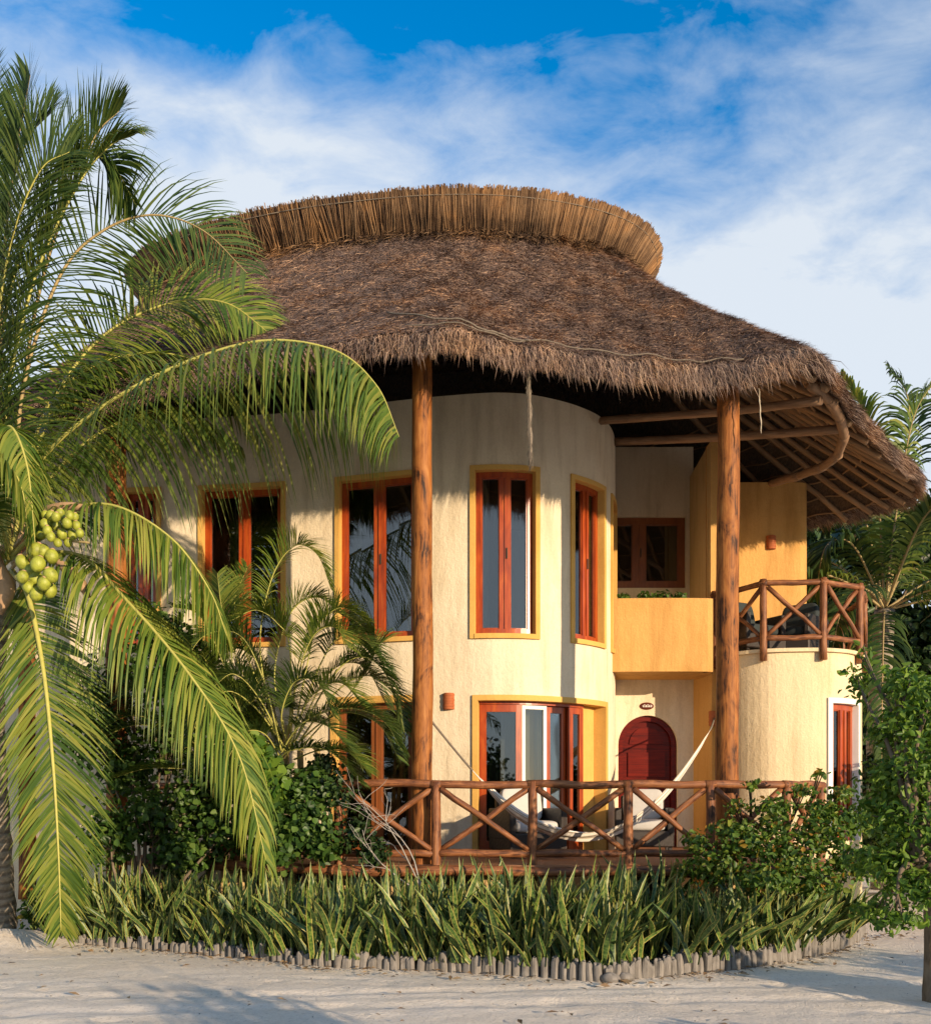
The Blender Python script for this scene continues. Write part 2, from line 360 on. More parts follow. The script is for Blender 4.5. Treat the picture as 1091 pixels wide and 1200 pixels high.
M['rachis'] = plain('palm_midrib', (0.42, 0.40, 0.10), 0.5, 0.2, 12)
M['rachis_br'] = plain('palm_midrib_pale', (0.36, 0.27, 0.12), 0.6, 0.25, 12)
M['spathe'] = plain('dry_spathe', (0.42, 0.27, 0.15), 0.8, 0.3, 14)
M['coco'] = plain('green_coconut', (0.30, 0.33, 0.035), 0.5, 0.5, 18, 0.25, 0.5)
M['leaf'] = leafm('shrub_leaf', [(0.022, 0.055, 0.012), (0.045, 0.10, 0.018), (0.075, 0.15, 0.025), (0.12, 0.19, 0.035)], 0.3)
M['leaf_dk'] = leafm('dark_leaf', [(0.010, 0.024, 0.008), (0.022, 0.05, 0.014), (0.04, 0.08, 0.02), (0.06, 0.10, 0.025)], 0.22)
M['leaf_br'] = leafm('bright_leaf', [(0.04, 0.10, 0.014), (0.09, 0.18, 0.022), (0.14, 0.24, 0.03), (0.20, 0.30, 0.045)], 0.35)
M['leaf_warm'] = leafm('warm_leaf', [(0.04, 0.09, 0.016, 0), (0.085, 0.165, 0.026, .4), (0.14, 0.23, 0.036, .75), (0.22, 0.26, 0.04, .93), (0.36, 0.20, 0.03, .97)], 0.35)
# snake plant: yellow margins, dark cross bands
m, t, b = new_mat('snake_leaf'); M['snake'] = m
uvn = uvvec(t); sx = t.nodes.new('ShaderNodeSeparateXYZ'); t.links.new(uvn, sx.inputs[0])
a1 = t.nodes.new('ShaderNodeMath'); a1.operation = 'SUBTRACT'; t.links.new(sx.outputs[0], a1.inputs[0]); a1.inputs[1].default_value = 0.5
a2 = t.nodes.new('ShaderNodeMath'); a2.operation = 'ABSOLUTE'; t.links.new(a1.outputs[0], a2.inputs[0])
band = noise_node(t, 1, 3, 0.5, uvn, (1.5, 26, 1), 0.3)
gi = t.nodes.new('ShaderNodeNewGeometry')
cen = ramp(t, [(0.025, 0.062, 0.015, 0.40), (0.105, 0.165, 0.042, 0.60)], band)
cen = mixc(t, 0.75, cen, ramp(t, [(0.36, 0.48, 0.42, 0), (0.85, 0.9, 0.8, .45), (1.4, 1.3, 0.8, .92), (1.7, 1.15, 0.7, .97)], gi.outputs['Random Per Island']), 'MULTIPLY')
mg = ramp(t, [(0, 0, 0, 0.36), (1, 1, 1, 0.43)], a2.outputs[0])
col = mixc(t, mg, cen, mixc(t, gi.outputs['Random Per Island'], (0.16, 0.19, 0.05), (0.42, 0.36, 0.10)))
t.links.new(col, b.inputs['Base Color']); b.inputs['Roughness'].default_value = 0.42; b.inputs['Specular IOR Level'].default_value = 0.4

# ------------------------------------------------------------------ ground
gm = bpy.data.meshes.new('sand_ground')
FOOT = [(random.uniform(-4.5, 4.5), random.uniform(6.8, 9.2)) for _ in range(70)]
xs = np.concatenate([[-300, -60, -20], [-9], np.linspace(-6, 6, 190), [9, 20, 60, 300]]); ys = np.concatenate([[-300, -60, -10], [0, 3], np.linspace(6, 13, 170), [14, 20, 60, 300]])
gv = []
for y in ys:
    for x in xs:
        z = 0.0
        if abs(x) < 9 and 0 <= y <= 14:
            z = 0.012 * mnoise.noise((x * 0.7, y * 1.3, 0)) + 0.006 * mnoise.noise((x * 2.6, y * 4, 3)) + 0.006 * mnoise.noise((x * 8, y * 9, 3))
            for k, w in ((7.75, 0.10), (8.35, 0.08)):                       # shallow tyre tracks along the lane
                yy = y - (k + 0.05 * x + 0.10 * math.sin(x * 0.6)); z -= 0.012 * math.exp(-(yy / w) ** 2)
                z += 0.006 * math.exp(-((abs(yy) - 2 * w) / w) ** 2)
            for fx, fy in FOOT: z -= 0.016 * math.exp(-(((x - fx) / .10) ** 2 + ((y - fy) / .06) ** 2)) if abs(x - fx) < .4 and abs(y - fy) < .3 else 0
            z += 0.16 * math.exp(-(((x + 5.35) / 0.75) ** 2 + ((y - 11.15) / 0.5) ** 2))  # mound at palm foot
        gv.append((x, y, z))
nx = len(xs); gf = [(j * nx + i, j * nx + i + 1, (j + 1) * nx + i + 1, (j + 1) * nx + i) for j in range(len(ys) - 1) for i in range(nx - 1)]
gm.from_pydata(gv, [], gf); gm.polygons.foreach_set('use_smooth', [True] * len(gm.polygons))
tag(link_mesh('sand_ground', gm, M['sand']), kind='structure')

# ------------------------------------------------------------------ villa walls
villa = thing('villa', 'two storey cream villa with rounded bay, ochre balcony tower and shaggy thatched roof', 'house', (0, 13, 0))

class Path:
    def __init__(s, pts, n=160, straight=False):
        s.p = [Vector((*q, 0)) for q in pts] if straight else cr([Vector((*q, 0)) for q in pts], n)
        if straight:
            o = []
            for i in range(len(s.p) - 1):
                k = max(2, int((s.p[i + 1] - s.p[i]).length / 0.1))
                o += [s.p[i].lerp(s.p[i + 1], j / k) for j in range(k)]
            s.p = o + [s.p[-1]]
        s.s = [0]
        for i in range(1, len(s.p)): s.s.append(s.s[-1] + (s.p[i] - s.p[i - 1]).length)
        s.S = s.s[-1]
    def at(s, d, off=0):
        d = min(max(d, 0), s.S)
        i = max(1, min(int(np.searchsorted(s.s, d)), len(s.p) - 1))
        u = (d - s.s[i - 1]) / max(1e-9, s.s[i] - s.s[i - 1])
        p = s.p[i - 1].lerp(s.p[i], u)
        a, b = s.p[max(0, i - 2)], s.p[min(len(s.p) - 1, i + 1)]
        T = (b - a).normalized(); N = Vector((T.y, -T.x, 0))     # outward for a path running to +X seen from the front
        return p + N * off
    def at_px(s, px, lo=0, hi=None):
        best = None
        for k in range(2000):
            d = lo + ((hi or s.S) - lo) * k / 1999; p = s.at(d); e = abs(CX + F * p.x / p.y - px)
            if best is None or e < best[0]: best = (e, d)
        return best[1]
def samples(path, s0, s1, step=0.1):
    k = max(1, int(math.ceil((s1 - s0) / step))); return [s0 + (s1 - s0) * i / k for i in range(k + 1)]
def pbox(mb, path, s0, s1, z0, z1, o0, o1, step=0.1):
    """curved box along a path between outward offsets o0 < o1"""
    S = samples(path, s0, s1, step)
    for a, b_ in zip(S[:-1], S[1:]):
        A0, A1, B0, B1 = path.at(a, o0), path.at(a, o1), path.at(b_, o0), path.at(b_, o1)
        z = lambda p, h: Vector((p.x, p.y, h))
        mb.face([z(A1, z0), z(B1, z0), z(B1, z1), z(A1, z1)])
        mb.face([z(A1, z1), z(B1, z1), z(B0, z1), z(A0, z1)])
        mb.face([z(A0, z0), z(B0, z0), z(B1, z0), z(A1, z0)])
        mb.face([z(B0, z0), z(A0, z0), z(A0, z1), z(B0, z1)])
    for a, fl in ((s0, 0), (s1, 1)):
        A0, A1 = path.at(a, o0), path.at(a, o1); q = [Vector((A0.x, A0.y, z0)), Vector((A1.x, A1.y, z0)), Vector((A1.x, A1.y, z1)), Vector((A0.x, A0.y, z1))]
        mb.face(q[::-1] if fl else q)
def wall(name, path, z0, z1, openings, mat, depth=0.2, s0=0, s1=None):
    s1 = path.S if s1 is None else s1
    sb = set(samples(path, s0, s1)); zb = {z0, z1}
    for a, b_, c, d in openings: sb |= {a, b_}; zb |= {c, d}
    sb = sorted(sb); zb = sorted(zb); mb = MB()
    pt = lambda d, z, o=0: Vector((*path.at(d, o).xy, z))
    for a, b_ in zip(sb[:-1], sb[1:]):
        if b_ - a < 1e-5: continue
        for c, d in zip(zb[:-1], zb[1:]):
            ms_, mz = (a + b_) / 2, (c + d) / 2
            if any(o[0] < ms_ < o[1] and o[2] < mz < o[3] for o in openings): continue
            mb.face([pt(a, c), pt(b_, c), pt(b_, d), pt(a, d)])
        mb.face([pt(a, z1), pt(b_, z1), pt(b_, z1, -0.3), pt(a, z1, -0.3)])
        mb.face([pt(b_, z0, -0.3), pt(a, z0, -0.3), pt(a, z1, -0.3), pt(b_, z1, -0.3)]) if not any(o[0] < (a + b_) / 2 < o[1] for o in openings) else None
    for a, b_, c, d in openings:
        for x in (a, b_):
            q = [pt(x, c), pt(x, c, -depth), pt(x, d, -depth), pt(x, d)]; mb.face(q if x == a else q[::-1])
        S = samples(path, a, b_)
        for e, f in zip(S[:-1], S[1:]):
            mb.face([pt(e, d), pt(f, d), pt(f, d, -depth), pt(e, d, -depth)])
            mb.face([pt(f, c), pt(e, c), pt(e, c, -depth), pt(f, c, -depth)])
    return mb.build(name, mat, villa)

A = Path([(-7.2, 14.6), (-6, 14.12), (-4.8, 13.95), (-3.68, 13.84), (-2.6, 13.68), (-1.73, 13.48), (-.75, 13.2), (0.1, 13.02), (0.5, 12.99),
          (0.92, 13.07), (1.475, 13.38), (1.91, 13.82), (2.17, 14.41), (2.31, 15.2), (2.33, 16.0)], 220)
px = lambda v, lo=0: A.at_px(v, lo)
ZW0, ZW1 = 3.83, 6.0     # upper window head and sill
W = {}
def opening(p0, p1, z0, z1): return (px(p0), px(p1), z0, z1)
op_up = [opening(148, 184, ZW0, ZW1), opening(238, 330, ZW0, ZW1), opening(398, 487, ZW0, ZW1), opening(556, 627, ZW0, ZW1), opening(672, 706, ZW0, ZW1)]
s5 = A.at_px(716, px(706)); op_up.append((px(706) + 0.42, px(706) + 1.15, ZW0, ZW1))
op_dn = [opening(395, 484, 0.92, 2.95), opening(560, 708, 0.92, 2.95)]
wall('front_wall', A, 0.0, 7.02, op_up + op_dn, M['cream'], 0.22)

def trim(path, o, w=0.062, parent=villa, mat='trim', raise_=0.03, sill=True, inner=-0.20):
    mb = MB(); a, b_, c, d = o
    pbox(mb, path, a - w, b_ + w, d, d + w, -0.01, raise_)
    for x0, x1 in ((a - w, a), (b_, b_ + w)): pbox(mb, path, x0, x1, c - (w if sill else 0), d, -0.01, raise_)
    if sill: pbox(mb, path, a, b_, c - w, c, -0.01, raise_ + 0.01)
    # painted reveal, 4 mm proud of the wall's own
    for x0, x1 in ((a, a + 0.004), (b_ - 0.004, b_)): pbox(mb, path, x0, x1, c, d, inner, raise_ - 0.003)
    pbox(mb, path, a + .004, b_ - .004, d - 0.004, d, inner, raise_ - 0.003)
    if sill: pbox(mb, path, a + .004, b_ - .004, c, c + 0.004, inner, raise_ - 0.003)
    return mb.build('window_trim', M[mat], parent)
def window(path, o, leaves=2, fw=0.075, mat='frame', name='window', setback=-0.075, label=None, white=(), mid=None):
    a, b_, c, d = o; a += 0.005; b_ -= 0.005; c += 0.005; d -= 0.005; mb = MB(); o0, o1 = setback - 0.06, setback
    pbox(mb, path, a, b_, d - fw, d, o0, o1); pbox(mb, path, a, b_, c, c + fw, o0, o1)
    edges = [a + (b_ - a) * i / leaves for i in range(leaves + 1)]
    for i, e in enumerate(edges):
        hw = fw * (1.0 if 0 < i < leaves else 0.5)
        x0 = e if i == 0 else e - hw; x1 = e if i == leaves else e + hw
        if i == 0: x1 = e + fw
        if i == leaves: x0 = e - fw
        pbox(mb, path, x0, x1, c + fw, d - fw, o0 + 0.003, o1 - 0.003)
        if 0 < i < leaves: pbox(mb, path, e - 0.004, e + 0.004, c + fw, d - fw, o1 - 0.01, o1 + 0.012)
    if leaves == 2 and name == 'window':
        hb = MB(); pbox(hb, path, edges[1] + 0.018, edges[1] + 0.034, (c + d) / 2 - 0.07, (c + d) / 2 + 0.07, o1 + 0.004, o1 + 0.02)
    else: hb = None
    # thin raised sash bead round each leaf, for depth
    for i in range(leaves):
        x0 = edges[i] + fw; x1 = edges[i + 1] - fw
        for (p, q, r_, s_) in ((x0, x0 + 0.014, c + fw, d - fw), (x1 - 0.014, x1, c + fw, d - fw), (x0 + .014, x1 - .014, c + fw, c + fw + 0.014), (x0 + .014, x1 - .014, d - fw - 0.014, d - fw)):
            pbox(mb, path, p, q, r_, s_, o0 + 0.02, o1 - 0.02)
    f = mb.build(name, M[mat], villa)
    if label: f['label'] = label
    if hb: hb.build('handle', M['dark'], f)
    for i in range(leaves):
        g = MB(); pbox(g, path, edges[i] + fw * 0.8, edges[i + 1] - fw * 0.8, c + fw * 0.9, d - fw * 0.9, o0 + 0.016, o0 + 0.022, 0.4)
        g.build('pane', M['glass'], f)
    return f
def curtain(path, s0, s1, z0, z1, off, mat, parent, amp=0.035, wl=0.13):
    mb = MB(); n = max(6, int((s1 - s0) / 0.02)); pr = None
    for i in range(n + 1):
        d = s0 + (s1 - s0) * i / n; p = path.at(d, off + amp * math.sin(2 * math.pi * d / wl) + 0.5 * amp * math.sin(d * 21 + 1)); 
        if pr is not None: mb.face([V(pr.x, pr.y, z0), V(p.x, p.y, z0), V(p.x, p.y, z1), V(pr.x, pr.y, z1)])
        pr = p
    return mb.build('curtain', M[mat], parent, smooth=False)
for i, o in enumerate(op_up):
    trim(A, o)
    f = window(A, o)
    if i == 2:
        curtain(A, o[0] + 0.05, o[0] + 0.16, ZW0, ZW1 - 0.55, -0.42, 'curtain', f, 0.02); curtain(A, o[0] + 0.30, o[0] + 0.42, ZW0, ZW1 - 0.8, -0.42, 'curtain', f, 0.02)
    if i in (3, 4): curtain(A, o[0] + 0.02, o[0] + 0.16, ZW0, ZW1, -0.4, 'curtain', f)
    if i == 1: curtain(A, o[0] + 0.28, o[0] + 0.42, ZW0, ZW1, -0.5, 'curtain', f)
trim(A, op_dn[0], 0.09, sill=False); f = window(A, op_dn[0], 2, name='patio_door', mat='frame_dk'); curtain(A, op_dn[0][0], op_dn[0][1], 0.92, 2.9, -0.4, 'curtain_red', f)
# bay patio door: red leaf, white framed screen, red leaves
o = op_dn[1]; trim(A, o, 0.07, sill=False, inner=-0.2)
d0, d1 = o[0] + 0.01, px(690, o[0]); Ld = d1 - d0
mb = MB(); pbox(mb, A, d1 + .003, o[1] - .006, 0.93, 2.94, -0.215, -0.16); mb.build('door_jamb', M['trim'], villa)
def leaf(x0, x1, mat, off, fw, nm='door_leaf', par=villa, glass=True):
    mb = MB(); c, d = 0.93, 2.90
    pbox(mb, A, x0, x1, d - fw, d, off - 0.045, off); pbox(mb, A, x0, x1, c, c + fw * 1.6, off - 0.045, off)
    pbox(mb, A, x0, x0 + fw, c + fw * 1.6, d - fw, off - 0.045, off); pbox(mb, A, x1 - fw, x1, c + fw * 1.6, d - fw, off - 0.045, off)
    f = mb.build(nm, M[mat], par)
    if glass:
        g = MB(); pbox(g, A, x0 + fw * .9, x1 - fw * .9, c + fw, d - fw * .9, off - 0.026, off - 0.020, 0.3); g.build('pane', M['glass'], f)
    return f
f = leaf(d0, d0 + Ld * 0.36, 'frame', -0.10, 0.095)
f2 = leaf(d0 + Ld * 0.365, d0 + Ld * 0.60, 'white', -0.125, 0.05, 'screen_leaf'); f2['label'] = 'white framed sliding screen'
leaf(d0 + Ld * 0.60, d0 + Ld * 0.82, 'frame', -0.16, 0.085); leaf(d0 + Ld * 0.82, d1, 'frame', -0.10, 0.085)
curtain(A, d0 + Ld * 0.36, d0 + Ld * 0.80, 0.93, 2.9, -0.42, 'curtain', f2, 0.03)
mb = MB(); pbox(mb, A, d0, d1, 2.905, 2.945, -0.2, -0.09); mb.build('door_head', M['frame'], villa)

# recessed entrance wall with arched door
YD = 15.3
def flat(X0, X1, Z0, Z1, Y): return [V(X0, Y, Z0), V(X1, Y, Z0), V(X1, Y, Z1), V(X0, Y, Z1)]
def xat(p, Y): return (p - CX) / F * Y
dxc, dr = xat(759, YD), 0.462; zs = 2.49                 # door centre, half width, spring line
mb = MB(); arch = [(dxc + dr * math.cos(math.pi - math.pi * i / 24), zs + dr * math.sin(math.pi * i / 24)) for i in range(25)]
X0, X1 = 2.1, 3.78
YW = 16.3                                                # the small upper window sits in a deeper recess
wz0, wz1 = 1.6 + (940 - 689) / F * YW, 1.6 + (940 - 606) / F * YW; wx0, wx1 = 2.12, xat(803, YW); zl = 4.3
mb.face(flat(X0, dxc - dr, 0, zl, YD)); mb.face(flat(dxc + dr, X1, 0, zl, YD))
for (xa, za), (xb, zb_) in zip(arch[:-1], arch[1:]): mb.face([V(xa, YD, za), V(xb, YD, zb_), V(xb, YD, zl), V(xa, YD, zl)])
mb.face([V(X0, YD, zl), V(X1, YD, zl), V(X1, YW, zl), V(X0, YW, zl)])
mb.face(flat(X0, X1, zl, wz0, YW)); mb.face(flat(wx1, X1, wz0, wz1, YW)); mb.face(flat(X0, X1, wz1, 7.5, YW))
prof = [(dxc - dr, 0.9)] + arch + [(dxc + dr, 0.9)]
for (xa, za), (xb, zb_) in zip(prof[:-1], prof[1:]): mb.face([V(xb, YD, zb_), V(xa, YD, za), V(xa, YD + 0.22, za), V(xb, YD + 0.22, zb_)])
for q in ([(wx0, wz0), (wx1, wz0), (wx1, wz1), (wx0, wz1)],):
    for (xa, za), (xb, zb_) in zip(q, q[1:] + q[:1]): mb.face([V(xa, YW, za), V(xb, YW, zb_), V(xb, YW + .2, zb_), V(xa, YW + .2, za)])
mb.build('entrance_wall', M['cream'], villa)
# arched door: frame, panels
def arched(r_, off_spring, y0, y1, mb, z0=0.9, r_in=None):
    q = [(dxc - r_, z0)] + [(dxc + r_ * math.cos(math.pi - math.pi * i / 24), zs + r_ * math.sin(math.pi * i / 24)) for i in range(25)] + [(dxc + r_, z0)]
    if r_in is None:
        mb.face([V(x, y0, z) for x, z in q][::-1])
        for (xa, za), (xb, zb_) in zip(q[:-1], q[1:]): mb.face([V(xa, y0, za), V(xb, y0, zb_), V(xb, y1, zb_), V(xa, y1, za)])
    else:
        w = [(dxc - r_in, z0)] + [(dxc + r_in * math.cos(math.pi - math.pi * i / 24), zs + r_in * math.sin(math.pi * i / 24)) for i in range(25)] + [(dxc + r_in, z0)]
        for i in range(len(q) - 1):
            a, b_, c, d = q[i], q[i + 1], w[i + 1], w[i]
            mb.face([V(a[0], y0, a[1]), V(d[0], y0, d[1]), V(c[0], y0, c[1]), V(b_[0], y0, b_[1])])
            mb.face([V(d[0], y0, d[1]), V(d[0], y1, d[1]), V(c[0], y1, c[1]), V(c[0], y0, c[1])])
            mb.face([V(a[0], y0, a[1]), V(b_[0], y0, b_[1]), V(b_[0], y1, b_[1]), V(a[0], y1, a[1])])
mb = MB(); arched(dr - 0.004, 0, YD + 0.07, YD + 0.16, mb, r_in=dr - 0.085); fr = mb.build('door_frame', M['door'], villa); fr['label'] = 'dark red arched door frame'
mb = MB(); arched(dr - 0.086, 0, YD + 0.13, YD + 0.19, mb)
dd = dr - 0.086
for z0, z1 in ((1.0, 1.42), (1.50, 1.92), (2.0, 2.38)): mb.box((dxc, YD + 0.12, (z0 + z1) / 2), (dd * 1.55, 0.03, z1 - z0))
ar2 = [(dxc + dd * .72 * math.cos(math.pi - math.pi * i / 16), zs + 0.02 + dd * .72 * math.sin(math.pi * i / 16)) for i in range(17)]
mb.face([V(x, YD + 0.108, z) for x, z in ar2][::-1])
for (xa, za), (xb, zb_) in zip(ar2, ar2[1:] + ar2[:1]): mb.face([V(xa, YD + .108, za), V(xb, YD + .108, zb_), V(xb, YD + .14, zb_), V(xa, YD + .14, za)])
dleaf = mb.build('arched_door', M['door'], villa)
mb = MB(); mb.ell((dxc - dd + 0.10, YD + 0.09, 1.9), (0.03, 0.035, 0.03)); mb.tube([(dxc - dd + 0.10, YD + 0.10, 1.9), (dxc - dd + 0.10, YD + 0.13, 1.9)], 0.014); mb.build('door_knob', plain('brass', (0.45, 0.3, 0.1), 0.3), dleaf, True)
# name plate: dark oval with small pale lettering (not legible in the photo)
mb = MB(); pc = V(xat(757.5, YD), YD, 1.6 + (940 - 827.5) / F * YD)
mb.ell((pc.x, YD - 0.008, pc.z), (0.112, 0.022, 0.058), 28, 12); pl_ = mb.build('name_plate', plain('plate', (0.10, 0.018, 0.008), 0.4, 0.1), villa, True)
mb = MB()
for i, (h, w) in enumerate(((0.03, .010), (0.045, .008), (0.032, .012), (0.045, .008), (0.03, .012), (0.034, .009))):
    x = pc.x - 0.062 + i * 0.0245
    mb.box((x, YD - 0.032, pc.z + (h - 0.036) / 2), (w, 0.008, h)); mb.box((x + 0.006, YD - 0.032, pc.z - 0.014), (0.012, 0.007, 0.008))
mb.build('lettering', M['white'], pl_)

# small upper window above planter
SP = Path([(wx0, YW), (wx1, YW)], straight=True); f = window(SP, (0.0, SP.S, wz0, wz1), 2, 0.11, 'frame_dk', 'window', -0.03); f['label'] = 'dark brown framed window behind the planter'
# planter box on the wall
pz0, pz1, pY, pxr = 1.6 + (940 - 787) / F * 14.3, 1.6 + (940 - 701) / F * 14.3, 14.3, xat(836, 14.3)
PL = Path([(2.06, pY + 0.02), (2.9, pY - 0.015), (pxr - 0.08, pY), (pxr, pY + 0.05), (pxr + 0.01, pY + 0.14), (pxr + 0.01, YD - .1)], 60)
mb = MB(); pbox(mb, PL, 0, PL.S, pz0, pz1, -0.14, 0)
mb.face(flat(2.1, pxr - .1, 0, 0, 0) and [V(2.1, pY + .1, pz0 + .004), V(2.1, YD, pz0 + .004), V(pxr - .1, YD, pz0 + .004), V(pxr - .1, pY + .1, pz0 + .004)])
mb.face([V(2.1, pY + .1, pz1 - .1), V(pxr - .1, pY + .1, pz1 - .1), V(pxr - .1, YD, pz1 - .1), V(2.1, YD, pz1 - .1)])
mb.build('planter_box', M['ochre'], villa)
# ochre pilaster
PI_ = Path([(3.545, 15.33), (3.66, 14.66), (3.78, 14.66), (3.98, 14.66)], straight=True)
wall('pilaster', PI_, 0.0, 4.3, [], M['ochre'])
PU = Path([(3.66, 14.664), (3.98, 14.664)], straight=True)
wall('pilaster', PU, 4.3, 7.0, [], M['ochre'])
PS = Path([(3.72, YW - .003), (3.662, 14.67)], straight=True)
wall('pilaster_side', PS, 4.3, 7.0, [], M['tan'])
# tower with balcony
TP = Path([(3.75, 14.75), (3.88, 14.2), (4.2, 13.9), (4.6, 13.8), (5.05, 13.8), (5.45, 13.98), (5.78, 14.38), (6.0, 14.9), (6.1, 15.5), (6.05, 16.2), (5.6, 16.8)], 120)
BF = 1.6 + (940 - 764) / F * 13.8         # balcony floor
sA, sB = TP.at_px(974, 0, TP.S * 0.62), TP.at_px(1003.5, 0, TP.S * 0.62)
tw = (sA, sB, 1.05, 3.0)
wall('tower_wall', TP, 0, BF, [tw], M['tower'], 0.18)
trim(TP, tw, 0.07, villa, 'white', 0.03, False)
f = window(TP, tw, 2, 0.085, 'frame', 'tower_door', -0.06); f['label'] = 'narrow red glazed tower door'
mb = MB(); ring = [TP.at(s, 0.05) for s in samples(TP, 0, TP.S)]
for z, rev in ((BF + .05, 0), (BF - .0, 1)):
    q = [V(p.x, p.y, z) for p in ring]; mb.face(q if not rev else q[::-1])
for a, b_ in zip(ring[:-1], ring[1:]): mb.face([V(a.x, a.y, BF), V(b_.x, b_.y, BF), V(b_.x, b_.y, BF + .05), V(a.x, a.y, BF + .05)])
mb.build('balcony_floor', M['tower'], villa)
# upper ochre wall behind the balcony, with a rounded outer edge
YE = 15.8
UE = Path([(3.80, YE), (xat(866, YE), YE), (4.8, YE), (5.35, YE), (5.47, YE + .03), (5.53, YE + .12), (5.55, 16.4), (5.55, 19.5)], straight=True)
sd0, sd1 = UE.at_px(845, 0.1, 1.0), UE.at_px(869, 0.1, 1.2)
od = (0.04, 0.60, BF + .05, BF + 2.15)
wall('upper_wall', UE, BF, 6.75, [od], M['ochre'], 0.15)
window(UE, od, 1, 0.06, 'white', 'balcony_door', -0.03)
# closing walls and floors, all unseen from the lane but there from the side
mb = MB()
mb.face([V(-7.2, 14.6, 0), V(-7.2, 14.6, 7), V(-7.2, 19.5, 7), V(-7.2, 19.5, 0)]); mb.face([V(-7.2, 19.5, 0), V(-7.2, 19.5, 7), V(5.55, 19.5, 7), V(5.55, 19.5, 0)])
mb.face([V(5.55, 19.5, 0), V(5.55, 19.5, BF), V(5.55, 16.5, BF), V(5.55, 16.5, 0)])
mb.build('rear_wall', M['cream'], villa)
mb = MB()
inner = [A.at(s, -1.6) for s in samples(A, 0.3, A.S - 2.4, 0.4)]
for a, b_ in zip(inner[:-1], inner[1:]): mb.face([V(a.x, a.y, 0), V(b_.x, b_.y, 0), V(b_.x, b_.y, 7), V(a.x, a.y, 7)])
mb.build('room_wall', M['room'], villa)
mb = MB()
out_ = [A.at(s, -0.31) for s in samples(A, 0, A.S, 0.2)]
for z in (0.91, 3.62, 6.98): mb.face([V(p.x, p.y, z) for p in out_] + [V(2.3, 19.4, z), V(-7.1, 19.4, z)])
for z in (0.91, 3.62, 6.72): mb.face([V(2.05, YW + .23, z), V(3.8, YW + .23, z), V(5.5, YW + .23, z), V(5.5, 19.4, z), V(2.05, 19.4, z)])
mb.face([V(2.0, YW + .7, .9), V(3.8, YW + .7, .9), V(3.8, YW + .7, 7), V(2.0, YW + .7, 7)])
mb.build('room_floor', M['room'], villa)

# wall sconces: half cylinders of pierced terracotta
def sconce(c, nrm, h=0.21, r=0.075):
    mb = MB(); ang = math.atan2(nrm.y, nrm.x)
    for i in range(12):
        a0, a1 = ang - math.pi / 2 + math.pi * i / 12, ang - math.pi / 2 + math.pi * (i + 1) / 12
        for k in range(6):
            z0, z1 = c.z - h / 2 + h * k / 6, c.z - h / 2 + h * (k + 0.9) / 6; rr = r * (1 + 0.05 * (k % 2))
            mb.face([V(c.x + rr * math.cos(a0), c.y + rr * math.sin(a0), z0), V(c.x + rr * math.cos(a1), c.y + rr * math.sin(a1), z0), V(c.x + rr * math.cos(a1), c.y + rr * math.sin(a1), z1), V(c.x + rr * math.cos(a0), c.y + rr * math.sin(a0), z1)])
            mb.face([V(c.x, c.y, z1), V(c.x + rr * math.cos(a0), c.y + rr * math.sin(a0), z1), V(c.x + rr * math.cos(a1), c.y + rr * math.sin(a1), z1)])
    mb.tube([(c.x, c.y, c.z - h / 2 - .005), (c.x, c.y, c.z + h / 2 + .005)], r * 0.9, 14)
    return mb.build('wall_sconce', M['terracotta'], villa)
def sconce_on(path, pxv, py, lo=0):
    s = path.at_px(pxv, lo); p = path.at(s, 0.0); q = path.at(s, 1); return sconce(V(p.x, p.y, EYE + (HY - py) / F * p.y), q - p)
sconce_on(A, 526, 822); sconce_on(A, 714.5, 830, px(700)); sconce(V(xat(903, YE), YE, EYE + (HY - 636) / F * YE), V(0, -1, 0)); sconce(V(xat(836, 14.66), 14.66, EYE + (HY - 842) / F * 14.66), V(0, -1, 0))

# ------------------------------------------------------------------ thatched roof
EV = [(-3.3, 11.3, 6.28), (-.5, 10.5, 6.40), (0.65, 10.7, 6.33), (2.0, 10.9, 6.26), (2.9, 10.95, 6.24), (3.85, 10.9, 6.37), (4.6, 11.75, 6.22), (5.8, 13.35, 6.2), (6.68, 14.45, 6.2),
      (6.72, 15.4, 6.2), (5.9, 16.35, 6.2), (4, 18.3, 6.2), (2, 20.8, 6.2), (-2, 21.8, 6.2), (-6, 20.8, 6.2), (-8.3, 18.2, 6.2), (-8.3, 15, 6.25), (-6.3, 12.7, 6.28)]
BB = [(-2.6, 14.75), (-1.0, 14.42), (0.1, 14.35), (0.9, 14.43), (1.5, 14.58), (2.0, 14.8), (2.30, 15.02), (2.50, 15.3), (2.62, 15.65), (2.66, 16.05), (2.58, 16.6), (2.0, 17.6), (.5, 18.3), (-2, 18.6), (-4, 18.2), (-5.05, 17.3), (-5.1, 16.2), (-4.2, 15.4)]
NT = 360
EL = np.array([tuple(p) for p in cr([Vector(p) for p in EV], NT, True)]); ZB = 9.74
BL = np.array([tuple(p) for p in cr([Vector((*p, ZB)) for p in BB], NT, True)])
def roof(t, u, lift=0.0):
    """t in [0,1) round, u 0 at the ridge band .. 1 at the eave"""
    t = np.asarray(t, float) % 1.0; u = np.asarray(u, float)
    f = t * NT; i = f.astype(int) % NT; j = (i + 1) % NT; w = (f - np.floor(f))[..., None]
    e = EL[i] * (1 - w) + EL[j] * w; b_ = BL[i] * (1 - w) + BL[j] * w
    p = b_ * (1 - u[..., None]) + e * u[..., None]
    p[..., 2] += -0.16 * np.sin(np.pi * np.clip(u, 0, 1) ** 0.8) + lift + 0.03 * np.sin(t * 190 + u * 7) * np.sin(u * 23 + t * 60)
    return p
